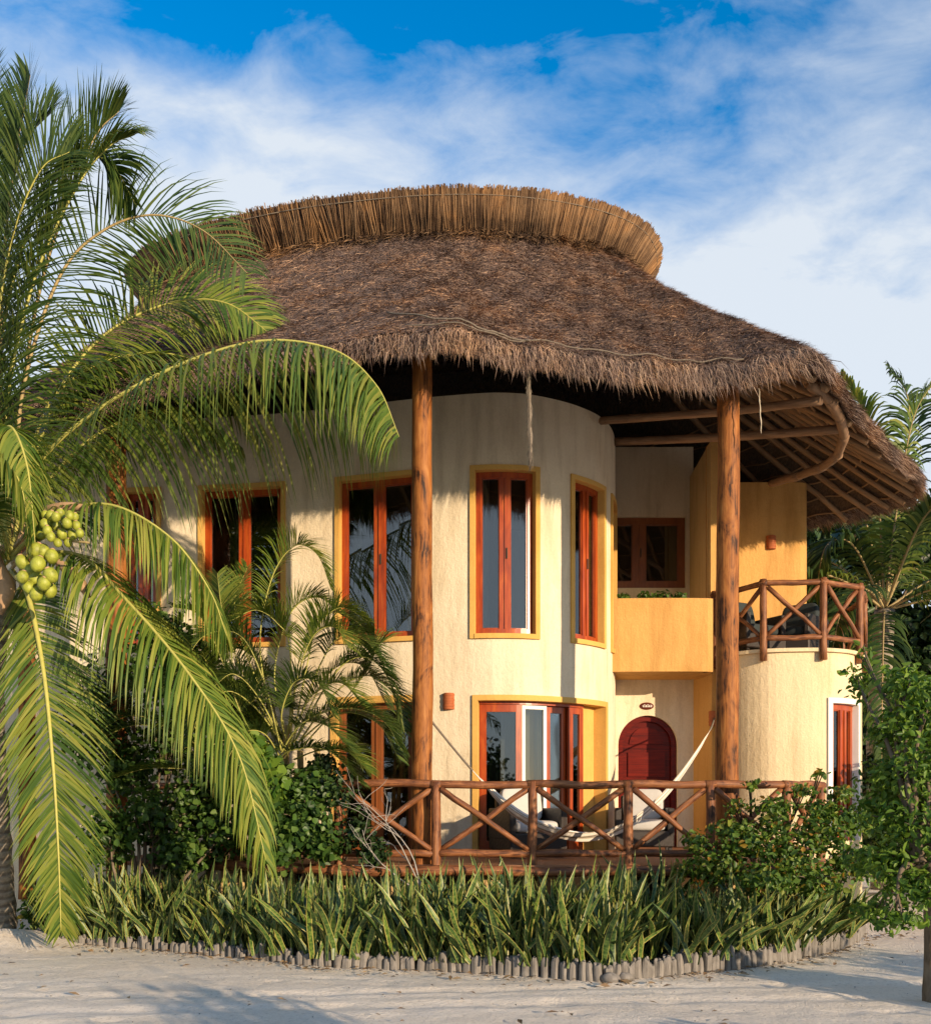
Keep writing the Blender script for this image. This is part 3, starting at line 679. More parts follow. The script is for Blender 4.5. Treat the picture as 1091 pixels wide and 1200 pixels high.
def sheet(name, lift, u0, u1, nu, mat, parent, flip=False, side=None):
    mb = MB(); us = np.linspace(u0, u1, nu); ts = np.arange(NT) / NT
    g = roof(np.repeat(ts[:, None], nu, 1), np.repeat(us[None, :], NT, 0), 0) + np.array([0, 0, 0.0]); g[..., 2] += lift
    me = bpy.data.meshes.new(name); off = np.array(WL[parent.name])
    vv = (g.reshape(-1, 3) - off).tolist(); ff = []
    for i in range(NT):
        for k in range(nu - 1):
            q = (i * nu + k, i * nu + k + 1, ((i + 1) % NT) * nu + k + 1, ((i + 1) % NT) * nu + k); ff.append(q[::-1] if flip else q)
    if side is not None:    # closing rim
        n0 = len(vv); g2 = roof(ts, np.full(NT, u1)); g2[:, 2] += side; vv += (g2 - off).tolist()
        for i in range(NT):
            j = (i + 1) % NT; ff.append((i * nu + nu - 1, n0 + i, n0 + j, j * nu + nu - 1))
    me.from_pydata(vv, [], ff); me.polygons.foreach_set('use_smooth', [True] * len(ff)); return link_mesh(name, me, mat, parent)
TH = 0.24
thatch = sheet('thatch_roof', TH, -0.04, 0.985, 24, M['thatch_base'], villa)
sheet('roof_underside', 0.02, -0.02, 0.975, 14, M['under'], villa, True, TH - 0.02)

def strands(N, u_lo, u_hi, L0, L1, w0, w1, spread, lift0, lift1, mat, name, parent, droop=0.0, tr=None, under=0.0):
    if tr is None: t = rng.random(N)
    else: t = tr[0] + (tr[1] - tr[0]) * rng.random(N)
    u = u_lo + (u_hi - u_lo) * rng.random(N)
    p = roof(t, u); p[:, 2] += TH - under * rng.random(N)
    e = 0.004; dn = norm(roof(t, u + 0.02) - roof(t, u - 0.0)); la = norm(roof(t + e, u) - roof(t - e, u)); nr = norm(np.cross(la, dn)); nr *= np.sign(nr[:, 2:3])
    d = norm(dn + la * (rng.normal(0, spread, N))[:, None] + nr * (lift0 + (lift1 - lift0) * rng.random(N))[:, None])
    Ln = (L0 + (L1 - L0) * rng.random(N))[:, None]; wd = (w0 + (w1 - w0) * rng.random(N))[:, None]
    ww = norm(np.cross(d, nr) + nr * rng.normal(0, .5, (N, 1))) * wd
    mid = p + d * Ln * 0.55; d2 = norm(d + np.array([0, 0, -1.0]) * droop * (0.5 + rng.random((N, 1))) + rng.normal(0, .12, (N, 3)))
    tip = mid + d2 * Ln * 0.45
    v = np.stack([p - ww, p + ww, mid + ww * .8, tip, mid - ww * .8], 1)
    return np_mesh(name, v, 5, mat, parent, faces=[(0, 1, 2, 4), (4, 2, 3)])
# the front and the right-hand side carry the most straw; the back gets a thinner coat
strands(230000, 0.0, 0.985, 0.08, 0.22, 0.0018, 0.0042, 0.62, 0.02, 0.50, M['thatch'], 'straw_coat', thatch, 0.12, (-0.16, 0.60))
strands(16000, 0.0, 0.985, 0.2, 0.4, 0.008, 0.014, 0.42, 0.02, 0.25, M['thatch'], 'straw_coat', thatch, 0.1, (0.60, 0.84))
strands(46000, 0.94, 0.995, 0.12, 0.27, 0.002, 0.0055, 0.30, -0.05, 0.16, M['fringe'], 'eave_fringe', thatch, 0.75, (-0.16, 0.297), 0.22)
strands(3000, 0.96, 0.995, 0.32, 0.52, 0.002, 0.0045, 0.30, -0.05, 0.16, M['fringe'], 'eave_fringe', thatch, 1.1, (-0.16, 0.29), 0.22)
strands(18000, 0.94, 0.995, 0.08, 0.20, 0.002, 0.006, 0.35, -0.05, 0.16, M['fringe'], 'eave_fringe', thatch, 0.25, (0.297, 0.40), 0.24)
strands(20000, 0.95, 0.995, 0.10, 0.25, 0.0025, 0.006, 0.35, -0.05, 0.16, M['fringe'], 'eave_fringe', thatch, 0.5, (0.40, 0.62), 0.24)
strands(5000, 0.93, 0.995, 0.22, 0.40, 0.008, 0.012, 0.30, -0.05, 0.16, M['fringe'], 'eave_fringe', thatch, 0.7, (0.62, 0.84), 0.22)
strands(9000, -0.03, 0.05, 0.2, 0.42, 0.005, 0.010, 0.42, 0.05, 0.45, M['cane'], 'straw_coat', thatch, 0.15)

# ridge band: a flaring collar of upright canes
dBL = np.roll(BL, -1, 0) - np.roll(BL, 1, 0); nB = norm(np.stack([dBL[:, 1], -dBL[:, 0], np.zeros(NT)], 1))
def band(t, h, out_=0.0):
    t = np.asarray(t, float) % 1; f = t * NT; i = f.astype(int) % NT; j = (i + 1) % NT; w = (f - np.floor(f))[..., None]
    b_ = BL[i] * (1 - w) + BL[j] * w; n_ = norm(nB[i] * (1 - w) + nB[j] * w); h = np.asarray(h, float)
    p = b_ + n_ * ((0.02 + 0.43 * h ** 1.25) + out_)[..., None]; p[..., 2] += 0.10 + 0.46 * h
    return p
me = bpy.data.meshes.new('ridge_band'); hs = np.linspace(-0.1, 1, 6); ts = np.arange(NT) / NT
g = np.stack([band(ts, np.maximum(np.full(NT, h), 0) if h >= 0 else np.zeros(NT)) + (np.array([0, 0, -0.15]) if h < 0 else 0) for h in hs], 1)
vv = (g.reshape(-1, 3) - np.array(WL[villa.name])).tolist(); nh = len(hs)
ff = [(i * nh + k, ((i + 1) % NT) * nh + k, ((i + 1) % NT) * nh + k + 1, i * nh + k + 1) for i in range(NT) for k in range(nh - 1)]
n0 = len(vv); top = band(ts, np.full(NT, 1.0), np.full(NT, -0.22)); top[:, 2] -= 0.03; vv += (top - np.array(WL[villa.name])).tolist()
ff += [(i * nh + nh - 1, ((i + 1) % NT) * nh + nh - 1, n0 + (i + 1) % NT, n0 + i) for i in range(NT)] + [tuple(n0 + i for i in range(NT))]
me.from_pydata(vv, [], ff); me.polygons.foreach_set('use_smooth', [True] * len(ff))
bnd = link_mesh('ridge_band', me, M['thatch_base'], villa)
NC = 5200; t = (np.arange(NC) + rng.normal(0, .35, NC)) / NC; o0 = 0.012 + 0.03 * rng.random(NC); h1 = 1.0 + rng.normal(0, 0.02, NC) + 0.03 * np.sin(np.floor(t * 260) * 3.1) + 0.02 * np.sin(t * 120) * np.sin(t * 47)
tt = t + rng.normal(0, 0.0022, NC) + 0.0022 * np.sin(np.floor(t * 260) * 7.3); wdt = 0.0032 + 0.003 * rng.random(NC); e = 0.0022
p0, p1 = band(t, np.zeros(NC), o0), band(tt, np.ones(NC), o0 * 0.6 + 0.012); p1 = p0 + (p1 - p0) * h1[:, None]; p0[:, 2] -= 0.12 * rng.random(NC); p0 -= (p1 - p0) * 0.06
la = norm(band(t + e, np.zeros(NC)) - band(t - e, np.zeros(NC))); no = norm(np.cross(la, p1 - p0)); no *= np.sign((no * (p1 - p0)[:, :]).sum(1, keepdims=True) + 1e-6) * 0 + 1
nrm_ = np.stack([la[:, 1], -la[:, 0], np.zeros(NC)], 1); w_ = la * 0.0062; d_ = nrm_ * 0.010
pm_ = (p0 + p1) / 2 - nrm_ * 0.025; p0n, p1n = p0, p1
v = np.stack([p0 - w_, p0 + d_, p0 + w_, pm_ - w_, pm_ + d_, pm_ + w_, p1 - w_, p1 + d_, p1 + w_, p1 - d_], 1)
np_mesh('cane', v, 10, M['cane'], bnd, faces=[(0, 1, 4, 3), (1, 2, 5, 4), (3, 4, 7, 6), (4, 5, 8, 7), (6, 7, 8, 9)]); 
mb = MB(); q = band(np.linspace(0, 1, 241), np.full(241, 0.84), np.full(241, 0.055)); mb.tube([tuple(p) for p in q], 0.008, 5); mb.build('band_rope', M['rope'], bnd, True)
# ropes over the thatch
def on_roof(pts, lift=0.06): 
    o_ = []
    for p in cr([Vector((a, b_, 0)) for a, b_ in pts], 60): q_ = roof(np.array([p.x]), np.array([p.y]))[0]; o_.append((q_[0], q_[1], q_[2] + TH + lift + 0.003 * math.sin(p.x * 900)))
    return o_
gt, gu = np.meshgrid(np.linspace(-.12, .36, 400), np.linspace(.3, 1, 200), indexing='ij'); gp = roof(gt, gu, TH)
gx = CX + F * gp[..., 0] / gp[..., 1]; gy = HY - F * (gp[..., 2] - EYE) / gp[..., 1]
def on_px(pts, **k):
    o_ = []
    for a, b_ in pts:
        i = np.unravel_index(np.argmin((gx - a) ** 2 + (gy - b_) ** 2), gx.shape); o_.append((gt[i], gu[i]))
    return on_roof(o_, **k)
mb = MB(); mb.tube(on_px([(452, 372), (500, 378), (560, 390), (605, 405), (622, 424)]), 0.011, 5); mb.build('roof_rope', M['rope'], thatch, True)
mb = MB(); mb.tube(on_px([(478, 386), (560, 402), (660, 410), (760, 420), (872, 427)], lift=.05), 0.008, 5); mb.build('roof_rope', M['rope'], thatch, True)
# hanging ropes
def hang(pxv, y0, y1, Y, r, mat, fr=True):
    mb = MB(); a, b_ = P(pxv - 1, y0, Y), P(pxv + 2, y1, Y)
    pts = [a.lerp(b_, i / 14) + V(0.004 * math.sin(i * 1.3), 0.004 * math.cos(i), 0) for i in range(15)]
    mb.tube(pts, [r * (1 + 0.25 * math.sin(i * 2.1)) * (1 if i < 12 else 1 - (i - 11) * 0.2) for i in range(15)], 6)
    if fr:
        for i in range(260):
            p = a.lerp(b_, random.random()); d = V(random.uniform(-1, 1), random.uniform(-1, 1), -2.2).normalized() * random.uniform(0.05, 0.11)
            mb.tube([p, p + d], [0.004, 0.0015], 3, False)
    return mb.build('hanging_rope', M[mat], villa)
hang(620, 428, 546, 10.85, 0.026, 'rope'); hang(890, 455, 508, 10.95, 0.006, 'rope_lt', False)

# posts and beams
def column(pxv, Y, r, ztop=6.8, z0=0.2):
    mb = MB(); x = xat(pxv, Y); n_ = 26; o_ = random.random() * 9
    pts = [V(x + 0.018 * mnoise.noise((o_, i * .2, 0)), Y + 0.018 * mnoise.noise((o_, i * .2, 4)), z0 + (ztop - z0) * i / (n_ - 1)) for i in range(n_)]
    mb.tube(pts, [r * (1.05 - 0.08 * i / (n_ - 1) + 0.035 * mnoise.noise((o_, i * .6, 8))) for i in range(n_)], 20, True, 0.05)
    return mb.build('column', M['pole'], villa, True)
column(495, 11.15, 0.115); column(852.5, 11.35, 0.128, 6.5); column(137, 12.3, 0.125); column(33, 14.2, 0.12)
def beam(pts, r, mat='beam', name='beam', wob=0.12, n=10):
    mb = MB(); q = cr(pts, max(8, 6 * len(pts))); mb.tube(q, [r * (1 + .08 * mnoise.noise((i * .5, r * 90, pts[0][0]))) for i in range(len(q))], n, True, wob); return mb.build(name, M[mat], villa, True)
beam([P(704, 493, 13.6), P(852, 482, 12.2), P(962, 469, 11.35)], 0.052)
beam([P(717, 518, 14.6), P(850, 512, 13.2), P(985, 503, 12.1)], 0.056)
ringp = [P(950, 452, 11.25), P(972, 470, 11.5), P(984, 490, 11.8), P(989, 512, 12.2), P(981, 534, 12.7), P(962, 548, 13.3), P(935, 558, 14.0), P(905, 566, 14.8)]
for a, b_ in zip(ringp[:-1], ringp[1:]):
    mb = MB(); d = (b_ - a) * 0.06; mb.log(a - d, b_ + d, 0.062, 0.055, 10, 0.14, 0.004); mb.build('ring_beam', M['beam'], villa, True)
# lashing ends at the eave corner
for k in range(34):
    tt_ = -0.10 + 0.66 * k / 33 + random.uniform(-.004, .004)
    us = np.linspace(0.22, 0.985, 7); q = roof(np.full(7, tt_), us); q[:, 2] -= 0.045
    mb = MB(); mb.tube([tuple(p) for p in q], [0.056 - 0.0025 * i for i in range(7)], 7, True, 0.12); mb.build('rafter', M['rafter'], villa, True)
for u in np.linspace(0.46, 0.95, 8):
    q = roof(np.linspace(-0.12, 0.6, 150), np.full(150, u)); q[:, 2] -= 0.015
    mb = MB(); mb.tube([tuple(p) for p in q], 0.013, 5); mb.build('batten', M['rafter'], villa)

# ------------------------------------------------------------------ deck
DF = [(-4.3, 12.75), (-3.3, 12.15), (-2.3, 11.45), (-1.45, 10.95), (-0.6, 10.86), (1.5, 10.86), (3.0, 10.88), (3.9, 11.1), (4.3, 11.6)]
dk = [Vector((*p, 0)) for p in DF]
mb = MB(); top_ = [V(p.x, p.y, .90) for p in dk] + [V(4.3, 15.3, .90), V(-4.3, 15.3, .90)]
mb.face(top_); mb.face([V(p.x, p.y, .78) for p in top_][::-1])
for a, b_ in zip(top_, top_[1:] + top_[:1]): mb.face([V(a.x, a.y, .78), V(b_.x, b_.y, .78), b_, a])
mb.build('porch_deck', M['deck'], villa)
for a, b_ in zip(dk[:-1], dk[1:]):
    mb = MB(); d = (b_ - a).normalized(); nn = V(d.y, -d.x, 0) * 0.06
    mb.log(V(a.x, a.y, .84) + nn - d * .05, V(b_.x, b_.y, .84) + nn + d * .05, 0.062, 0.058, 10, .1); mb.build('deck_beam', M['log'], villa, True)
for x, y in ((-3.9, 12.75), (-2.8, 12.1), (xat(470, 11.2), 11.2), (xat(410, 11.5), 11.6), (0.3, 11.2), (1.6, 11.2), (3.0, 11.2)):
    mb = MB(); mb.box((x, y, .39), (.36, .3, .775)); mb.build('pier', M['pier'], villa, bevel=.015)

# ------------------------------------------------------------------ porch railing
rail = thing('log_railing', 'long rustic log railing with crossed braces along the front of the porch', 'railing', (0, 10.9, 0.9))
RY = 10.93
rp = [V(-4.0, 12.62, 0), V(-2.75, 11.85, 0), V(xat(398, 11.1), 11.05, 0)] + [V(xat(q, RY), RY, 0) for q in (511, 624, 736)] + [V(xat(832, 10.98), 10.98, 0), V(xat(921, 11.15), 11.15, 0), V(4.25, 11.75, 0)]
ZT, ZBt = 1.80, 1.03
for p in rp:
    mb = MB(); mb.log(V(p.x, p.y, .72), V(p.x, p.y, ZT + .03), .055, .05, 12, .1, .004); mb.build('post', M['log'], rail, True)
def xbay(p, q, zt, zb, r, par, mat, rr):
    d = (q - p).normalized()
    mb = MB(); mb.log(V(p.x, p.y, zt) - d * .06, V(q.x, q.y, zt) + d * .06, rr, rr * .95, 10, .14, .012); mb.build('rail', M[mat], par, True)
    mb = MB(); mb.log(V(p.x, p.y, zb), V(q.x, q.y, zb), rr * .95, rr * .9, 10, .14, .01); mb.build('rail', M[mat], par, True)
    o_ = V(d.y, -d.x, 0) * r * .6
    e = 0.05
    mb = MB(); mb.log(V(p.x, p.y, zt - .05) + o_ + d * e, V(q.x, q.y, zb + .04) + o_ - d * e, r, r * .85, 9, .16, .01); mb.build('brace', M[mat], par, True)
    mb = MB(); mb.log(V(p.x, p.y, zb + .04) - o_ + d * e, V(q.x, q.y, zt - .05) - o_ - d * e, r * .9, r, 9, .16, .01); mb.build('brace', M[mat], par, True)
for p, q in zip(rp[:-1], rp[1:]): xbay(p, q, ZT, ZBt, .036, rail, 'log', .047)

# balcony railing: part of the villa
bs = [0.12] + [TP.at_px(q, 0, TP.S * .6) for q in (895, 962)] + [TP.at_px(1002, 0, TP.S * .55)]
bs += [bs[-1] + 1.0, bs[-1] + 2.0]
bp = [TP.at(q, .06) for q in bs]
zt, zb = BF + .97, BF + .20
brail = bpy.data.objects.new('balcony_railing', None); COL.objects.link(brail); brail.parent = villa; WL[brail.name] = WL[villa.name]
for p in bp:
    mb = MB(); mb.log(V(p.x, p.y, BF - .12), V(p.x, p.y, zt + .06), .052, .048, 12, .08, .003); mb.build('post', M['log'], brail, True)
for p, q in zip(bp[:-1], bp[1:]): xbay(p, q, zt, zb, .034, brail, 'log', .042)

# ------------------------------------------------------------------ furniture
def rb(mb, c, d, puff=0.25, n=6):
    """soft cushion: superellipsoid"""
    c = Vector(c); N_, M_ = 24, 14; b0 = len(mb.v); sg = lambda v, e: math.copysign(abs(v) ** e, v)
    for i in range(M_ + 1):
        th = -math.pi / 2 + math.pi * i / M_
        for j in range(N_):
            ph = 2 * math.pi * j / N_
            mb.v.append(tuple(c + V(d[0] / 2 * sg(math.cos(th), puff) * sg(math.cos(ph), puff), d[1] / 2 * sg(math.cos(th), puff) * sg(math.sin(ph), puff), d[2] / 2 * sg(math.sin(th), .6))))
    for i in range(M_):
        for j in range(N_):
            j2 = (j + 1) % N_; mb.f.append((b0 + i * N_ + j, b0 + i * N_ + j2, b0 + (i + 1) * N_ + j2, b0 + (i + 1) * N_ + j)); mb.uv += [(0, 0)] * 4
M['cush_dk'] = plain('dark_cushion', (0.035, 0.045, 0.045), 0.9, 0.2, 14)
def armchair(loc, rz, label, group, name='wicker_armchair', cush='cushion'):
    t_ = thing(name, label, 'armchair', (0, 0, 0), group)
    mb = MB()
    mb.box((0, 0, .20), (.78, .74, .22)); mb.box((-.35, 0, .42), (.09, .74, .40)); mb.box((.35, 0, .42), (.09, .74, .40)); mb.box((0, .34, .50), (.61, .09, .58))
    for sx in (-.34, .34):
        for sy in (-.32, .32): mb.box((sx, sy, .045), (.06, .06, .09))
    mb.build('frame', M['wicker'], t_, bevel=.02)
    mb = MB(); rb(mb, (0, -.04, .385), (.60, .62, .16)); mb.build('seat_cushion', M[cush], t_, True)
    mb = MB(); rb(mb, (0, 0, 0), (.56, .15, .44)); o_ = mb.build('back_cushion', M[cush], t_, True); o_.location = (0, .22, .66); o_.rotation_euler = (R(-14), 0, 0)
    t_.location = loc; t_.rotation_euler = (0, 0, rz); return t_
armchair((xat(618, 12.6), 12.62, .902), R(20), 'dark wicker armchair with white cushions in front of the glass patio door', 'wicker armchairs on the porch')
armchair((xat(757, 13.4), 13.6, .902), R(-8), 'dark wicker armchair with white cushions in front of the arched red door', 'wicker armchairs on the porch')
armchair((4.25, 14.75, BF + .052), R(28), 'dark wicker armchair at the left end of the upstairs balcony', 'wicker armchairs on the balcony', cush='cush_dk')
armchair((5.0, 14.95, BF + .052), R(-42), 'dark wicker armchair facing left at the right end of the upstairs balcony', 'wicker armchairs on the balcony', cush='cush_dk')

# hammock
ham = thing('hammock', 'pale striped cloth hammock slung across the porch from the left column', 'hammock', P(680, 985, 12.6))
ha = [P(487, 822, 11.15), P(545, 893, 11.3), P(590, 942, 11.4), P(630, 968, 11.5), P(680, 981, 11.7), P(730, 970, 12.0), P(770, 940, 12.5), P(800, 905, 13.1), P(829, 861, 13.7), P(837, 842, 14.6)]
c_ = cr(ha, 70); mb = MB(); nw = 9; rows = []
for i, p in enumerate(c_):
    s_ = i / 69; w = 0.0
    if .14 < s_ < .90: w = 0.27 * math.sin(math.pi * (s_ - .14) / .76) ** 0.55
    w = max(w, .022); row = []
    for k in range(nw):
        a = -1 + 2 * k / (nw - 1)
        row.append(p + V(0.25 * a * w, a * w * .8, abs(a) ** 1.6 * w * .42 - w * .2 + (0.016 * math.sin(k * 2.4 + i * .1) if w > .1 else 0)))
    rows.append(row)
i0, i1 = 9, 63
for i in range(i0, i1):
    for k in range(nw - 1): mb.face([rows[i][k], rows[i][k + 1], rows[i + 1][k + 1], rows[i + 1][k]], [(k / 8, i / 20), ((k + 1) / 8, i / 20), ((k + 1) / 8, (i + 1) / 20), (k / 8, (i + 1) / 20)])
m, t, b = new_mat('hammock_cloth'); wv = t.nodes.new('ShaderNodeTexWave'); wv.bands_direction = 'X'; wv.inputs['Scale'].default_value = 2.4; wv.inputs['Distortion'].default_value = .2
t.links.new(uvvec(t), wv.inputs['Vector']); t.links.new(ramp(t, [(0.36, 0.30, 0.22, .15), (.70, .65, .56, .4), (.78, .73, .64, .8)], wv.outputs[1]), b.inputs['Base Color']); b.inputs['Roughness'].default_value = .95
mb.build('cloth', m, ham)
for rng_ in ((0, i0 + 1), (i1, 70)):
    mb = MB()
    mb.tube([c_[i] for i in range(*rng_)], .014, 6)
    mb.build('hammock_rope', M['rope'], ham, True)

# ------------------------------------------------------------------ plants
def frond(parent, pts, Lf, nl, mat, rmat='rachis', rr=.022, hint=None, droop=0.9, wid=.0155, t0=.12, wind=(0, 0, 0), fan=(48, 20), seed=0, vee=.25, name='frond', fold=1.0):
    rd = random.Random(seed); n_ = 60; c_ = cr(pts, n_); verts = []; faces = []; uvs = []; k_ = 6; wind = Vector(wind)
    for i in range(nl):
        s_ = t0 + (1 - t0) * (i + rd.random() * .6) / nl; s_ = min(s_, .998); f_ = s_ * (n_ - 1); j = min(int(f_), n_ - 2); p = c_[j].lerp(c_[j + 1], f_ - j)
        T = (c_[min(j + 2, n_ - 1)] - c_[max(j - 1, 0)]).normalized(); up = Vector(hint) if hint else V(0, 0, 1)
        up = up - T * up.dot(T)
        if up.length < .05: up = V(0, -1, 0) - T * T.y * -1
        up.normalize(); S = T.cross(up).normalized()
        prof = (.45 + .55 * min(1, (s_ - t0) / .22)) * (1 - .72 * max(0, (s_ - .5) / .5) ** 1.4)
        for sd_ in (-1, 1):
            if rd.random() < .05: continue
            A_ = R(fan[0] * (1 - s_) + fan[1] * s_ + rd.uniform(-7, 7)); ln = Lf * prof * rd.uniform(.88, 1.1)
            D = (S * sd_ * math.sin(A_ + R(14)) + T * math.cos(A_ + R(14)) + up * (vee + rd.uniform(-.12, .12))).normalized()
            tsg = 1 if T.dot(D.cross((up * fold + S * sd_ * -.5))) > 0 else -1
            q = p.copy(); dr_ = droop * rd.uniform(.7, 1.3); b0 = len(verts); d = D.copy(); w0 = wid * rd.uniform(.8, 1.15)
            Nn = (up * fold + S * sd_ * -.5 + T * rd.uniform(-.2, .2)).normalized()
            for h in range(k_):
                x = h / (k_ - 1); wv_ = w0 * (0.55 + .9 * x if x < .35 else (1 - ((x - .35) / .65) ** 1.6) * .86 + .01)
                W_ = T * tsg - d * d.dot(T) * tsg + d.cross(Nn).normalized() * .55; W_ = W_.normalized() * wv_
                verts += [q - W_, q + W_]
                if h < k_ - 1:
                    a = b0 + h * 2; faces.append((a, a + 1, a + 3, a + 2))
                    d = (d + (V(0, 0, -1) + wind) * dr_ * .24 * (h + .6) / 2).normalized(); q = q + d * ln / (k_ - 1)
    me = bpy.data.meshes.new(name); off = WL[parent.name]
    me.from_pydata([tuple(v - off) for v in verts], [], faces); me.polygons.foreach_set('use_smooth', [True] * len(faces))
    o_ = link_mesh(name, me, M[mat], parent)
    if rr > 0.004:
        mb = MB(); mb.tube(c_, [rr * (1.25 - 1.1 * i / n_) for i in range(n_)], 6); mb.build('midrib', M[rmat], o_, True)
    return o_

# --- front coconut palm (left edge)
PB = G(3, 1098); palm = thing('coconut_palm', 'tall coconut palm with green coconut clusters at the left edge of the lane', 'palm tree', PB)
PC = P(8, 668, 11.0)
tp = cr([PB + V(0, 0, -.1), PB + V(.02, 0, .15), P(-2, 980, 11.35), P(-9, 850, 11.2), P(-6, 750, 11.1), PC], 40)
mb = MB(); mb.tube(tp, [.30 - .15 * min(1, i / 5) - .02 * i / 40 + .012 * math.sin(i * 2.6) for i in range(40)], 18, True, .06); mb.build('trunk', M['bark_palm'], palm, True)
def pf(pl, **k):     # points as (px, py, depth)
    return frond(palm, [P(*q) for q in pl], **k)
C0 = (12, 655, 11.0)
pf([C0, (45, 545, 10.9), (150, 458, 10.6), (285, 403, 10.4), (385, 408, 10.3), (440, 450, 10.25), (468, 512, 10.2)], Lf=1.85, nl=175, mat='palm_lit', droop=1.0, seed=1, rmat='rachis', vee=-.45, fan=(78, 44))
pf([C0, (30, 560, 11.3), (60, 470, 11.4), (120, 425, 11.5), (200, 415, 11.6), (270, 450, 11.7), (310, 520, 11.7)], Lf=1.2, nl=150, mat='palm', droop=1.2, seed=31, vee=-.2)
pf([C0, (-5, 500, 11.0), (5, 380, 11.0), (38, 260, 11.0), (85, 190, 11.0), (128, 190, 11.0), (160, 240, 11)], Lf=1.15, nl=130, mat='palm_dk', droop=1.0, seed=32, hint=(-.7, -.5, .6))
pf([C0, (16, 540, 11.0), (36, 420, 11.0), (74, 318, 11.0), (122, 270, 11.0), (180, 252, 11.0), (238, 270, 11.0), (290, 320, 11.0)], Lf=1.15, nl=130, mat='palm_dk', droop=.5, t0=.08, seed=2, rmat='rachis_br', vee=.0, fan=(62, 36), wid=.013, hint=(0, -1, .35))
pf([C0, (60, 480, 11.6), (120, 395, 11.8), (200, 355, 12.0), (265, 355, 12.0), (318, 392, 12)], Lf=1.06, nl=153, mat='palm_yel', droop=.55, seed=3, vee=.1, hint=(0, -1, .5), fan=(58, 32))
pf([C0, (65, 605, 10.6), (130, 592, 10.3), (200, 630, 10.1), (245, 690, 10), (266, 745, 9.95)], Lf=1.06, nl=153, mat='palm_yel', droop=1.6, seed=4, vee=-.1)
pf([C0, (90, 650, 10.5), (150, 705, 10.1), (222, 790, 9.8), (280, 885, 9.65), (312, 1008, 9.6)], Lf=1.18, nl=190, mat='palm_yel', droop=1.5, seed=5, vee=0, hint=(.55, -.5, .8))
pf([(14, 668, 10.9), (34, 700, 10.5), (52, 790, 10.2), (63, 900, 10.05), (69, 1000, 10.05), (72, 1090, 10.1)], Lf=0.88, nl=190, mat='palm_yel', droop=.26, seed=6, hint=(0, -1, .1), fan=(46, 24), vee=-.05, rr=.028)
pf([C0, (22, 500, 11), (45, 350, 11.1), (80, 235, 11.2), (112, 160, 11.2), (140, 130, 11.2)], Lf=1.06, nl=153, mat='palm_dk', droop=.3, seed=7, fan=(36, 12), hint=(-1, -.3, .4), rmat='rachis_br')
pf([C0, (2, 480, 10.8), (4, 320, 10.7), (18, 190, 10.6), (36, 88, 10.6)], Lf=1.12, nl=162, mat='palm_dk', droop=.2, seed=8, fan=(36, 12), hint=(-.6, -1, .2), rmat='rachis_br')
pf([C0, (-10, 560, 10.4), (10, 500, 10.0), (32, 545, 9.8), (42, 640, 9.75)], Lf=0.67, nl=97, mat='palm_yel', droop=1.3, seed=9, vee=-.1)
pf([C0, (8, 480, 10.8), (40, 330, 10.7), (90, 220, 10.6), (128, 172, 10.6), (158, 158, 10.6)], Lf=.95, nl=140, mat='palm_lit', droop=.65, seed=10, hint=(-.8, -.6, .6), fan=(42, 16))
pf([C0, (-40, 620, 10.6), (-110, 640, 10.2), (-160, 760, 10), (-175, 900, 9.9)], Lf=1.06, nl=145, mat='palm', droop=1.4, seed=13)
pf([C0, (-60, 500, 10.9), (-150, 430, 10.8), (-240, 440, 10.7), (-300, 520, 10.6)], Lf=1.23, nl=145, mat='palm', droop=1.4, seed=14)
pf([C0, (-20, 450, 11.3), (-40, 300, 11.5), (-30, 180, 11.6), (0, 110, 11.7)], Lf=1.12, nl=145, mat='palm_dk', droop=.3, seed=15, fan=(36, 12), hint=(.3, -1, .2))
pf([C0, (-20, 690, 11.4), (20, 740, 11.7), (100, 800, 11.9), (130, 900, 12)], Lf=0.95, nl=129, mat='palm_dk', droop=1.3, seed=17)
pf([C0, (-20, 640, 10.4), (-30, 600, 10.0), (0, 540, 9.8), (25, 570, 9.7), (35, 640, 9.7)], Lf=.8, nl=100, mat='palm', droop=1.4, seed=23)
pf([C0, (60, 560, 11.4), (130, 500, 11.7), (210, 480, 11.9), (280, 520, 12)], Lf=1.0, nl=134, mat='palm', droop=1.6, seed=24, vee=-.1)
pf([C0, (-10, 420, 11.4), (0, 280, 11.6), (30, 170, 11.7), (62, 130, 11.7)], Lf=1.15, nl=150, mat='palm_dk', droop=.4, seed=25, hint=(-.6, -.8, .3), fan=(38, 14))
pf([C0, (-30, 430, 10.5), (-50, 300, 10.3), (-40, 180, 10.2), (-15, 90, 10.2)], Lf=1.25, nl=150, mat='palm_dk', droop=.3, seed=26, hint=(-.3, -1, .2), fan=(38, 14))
pf([C0, (-2, 520, 10.7), (-4, 400, 10.6), (15, 280, 10.5), (48, 200, 10.4), (82, 178, 10.4)], Lf=1.3, nl=150, mat='palm_dk', droop=.45, seed=36, hint=(0, -1, .3), fan=(50, 24), wid=.013)
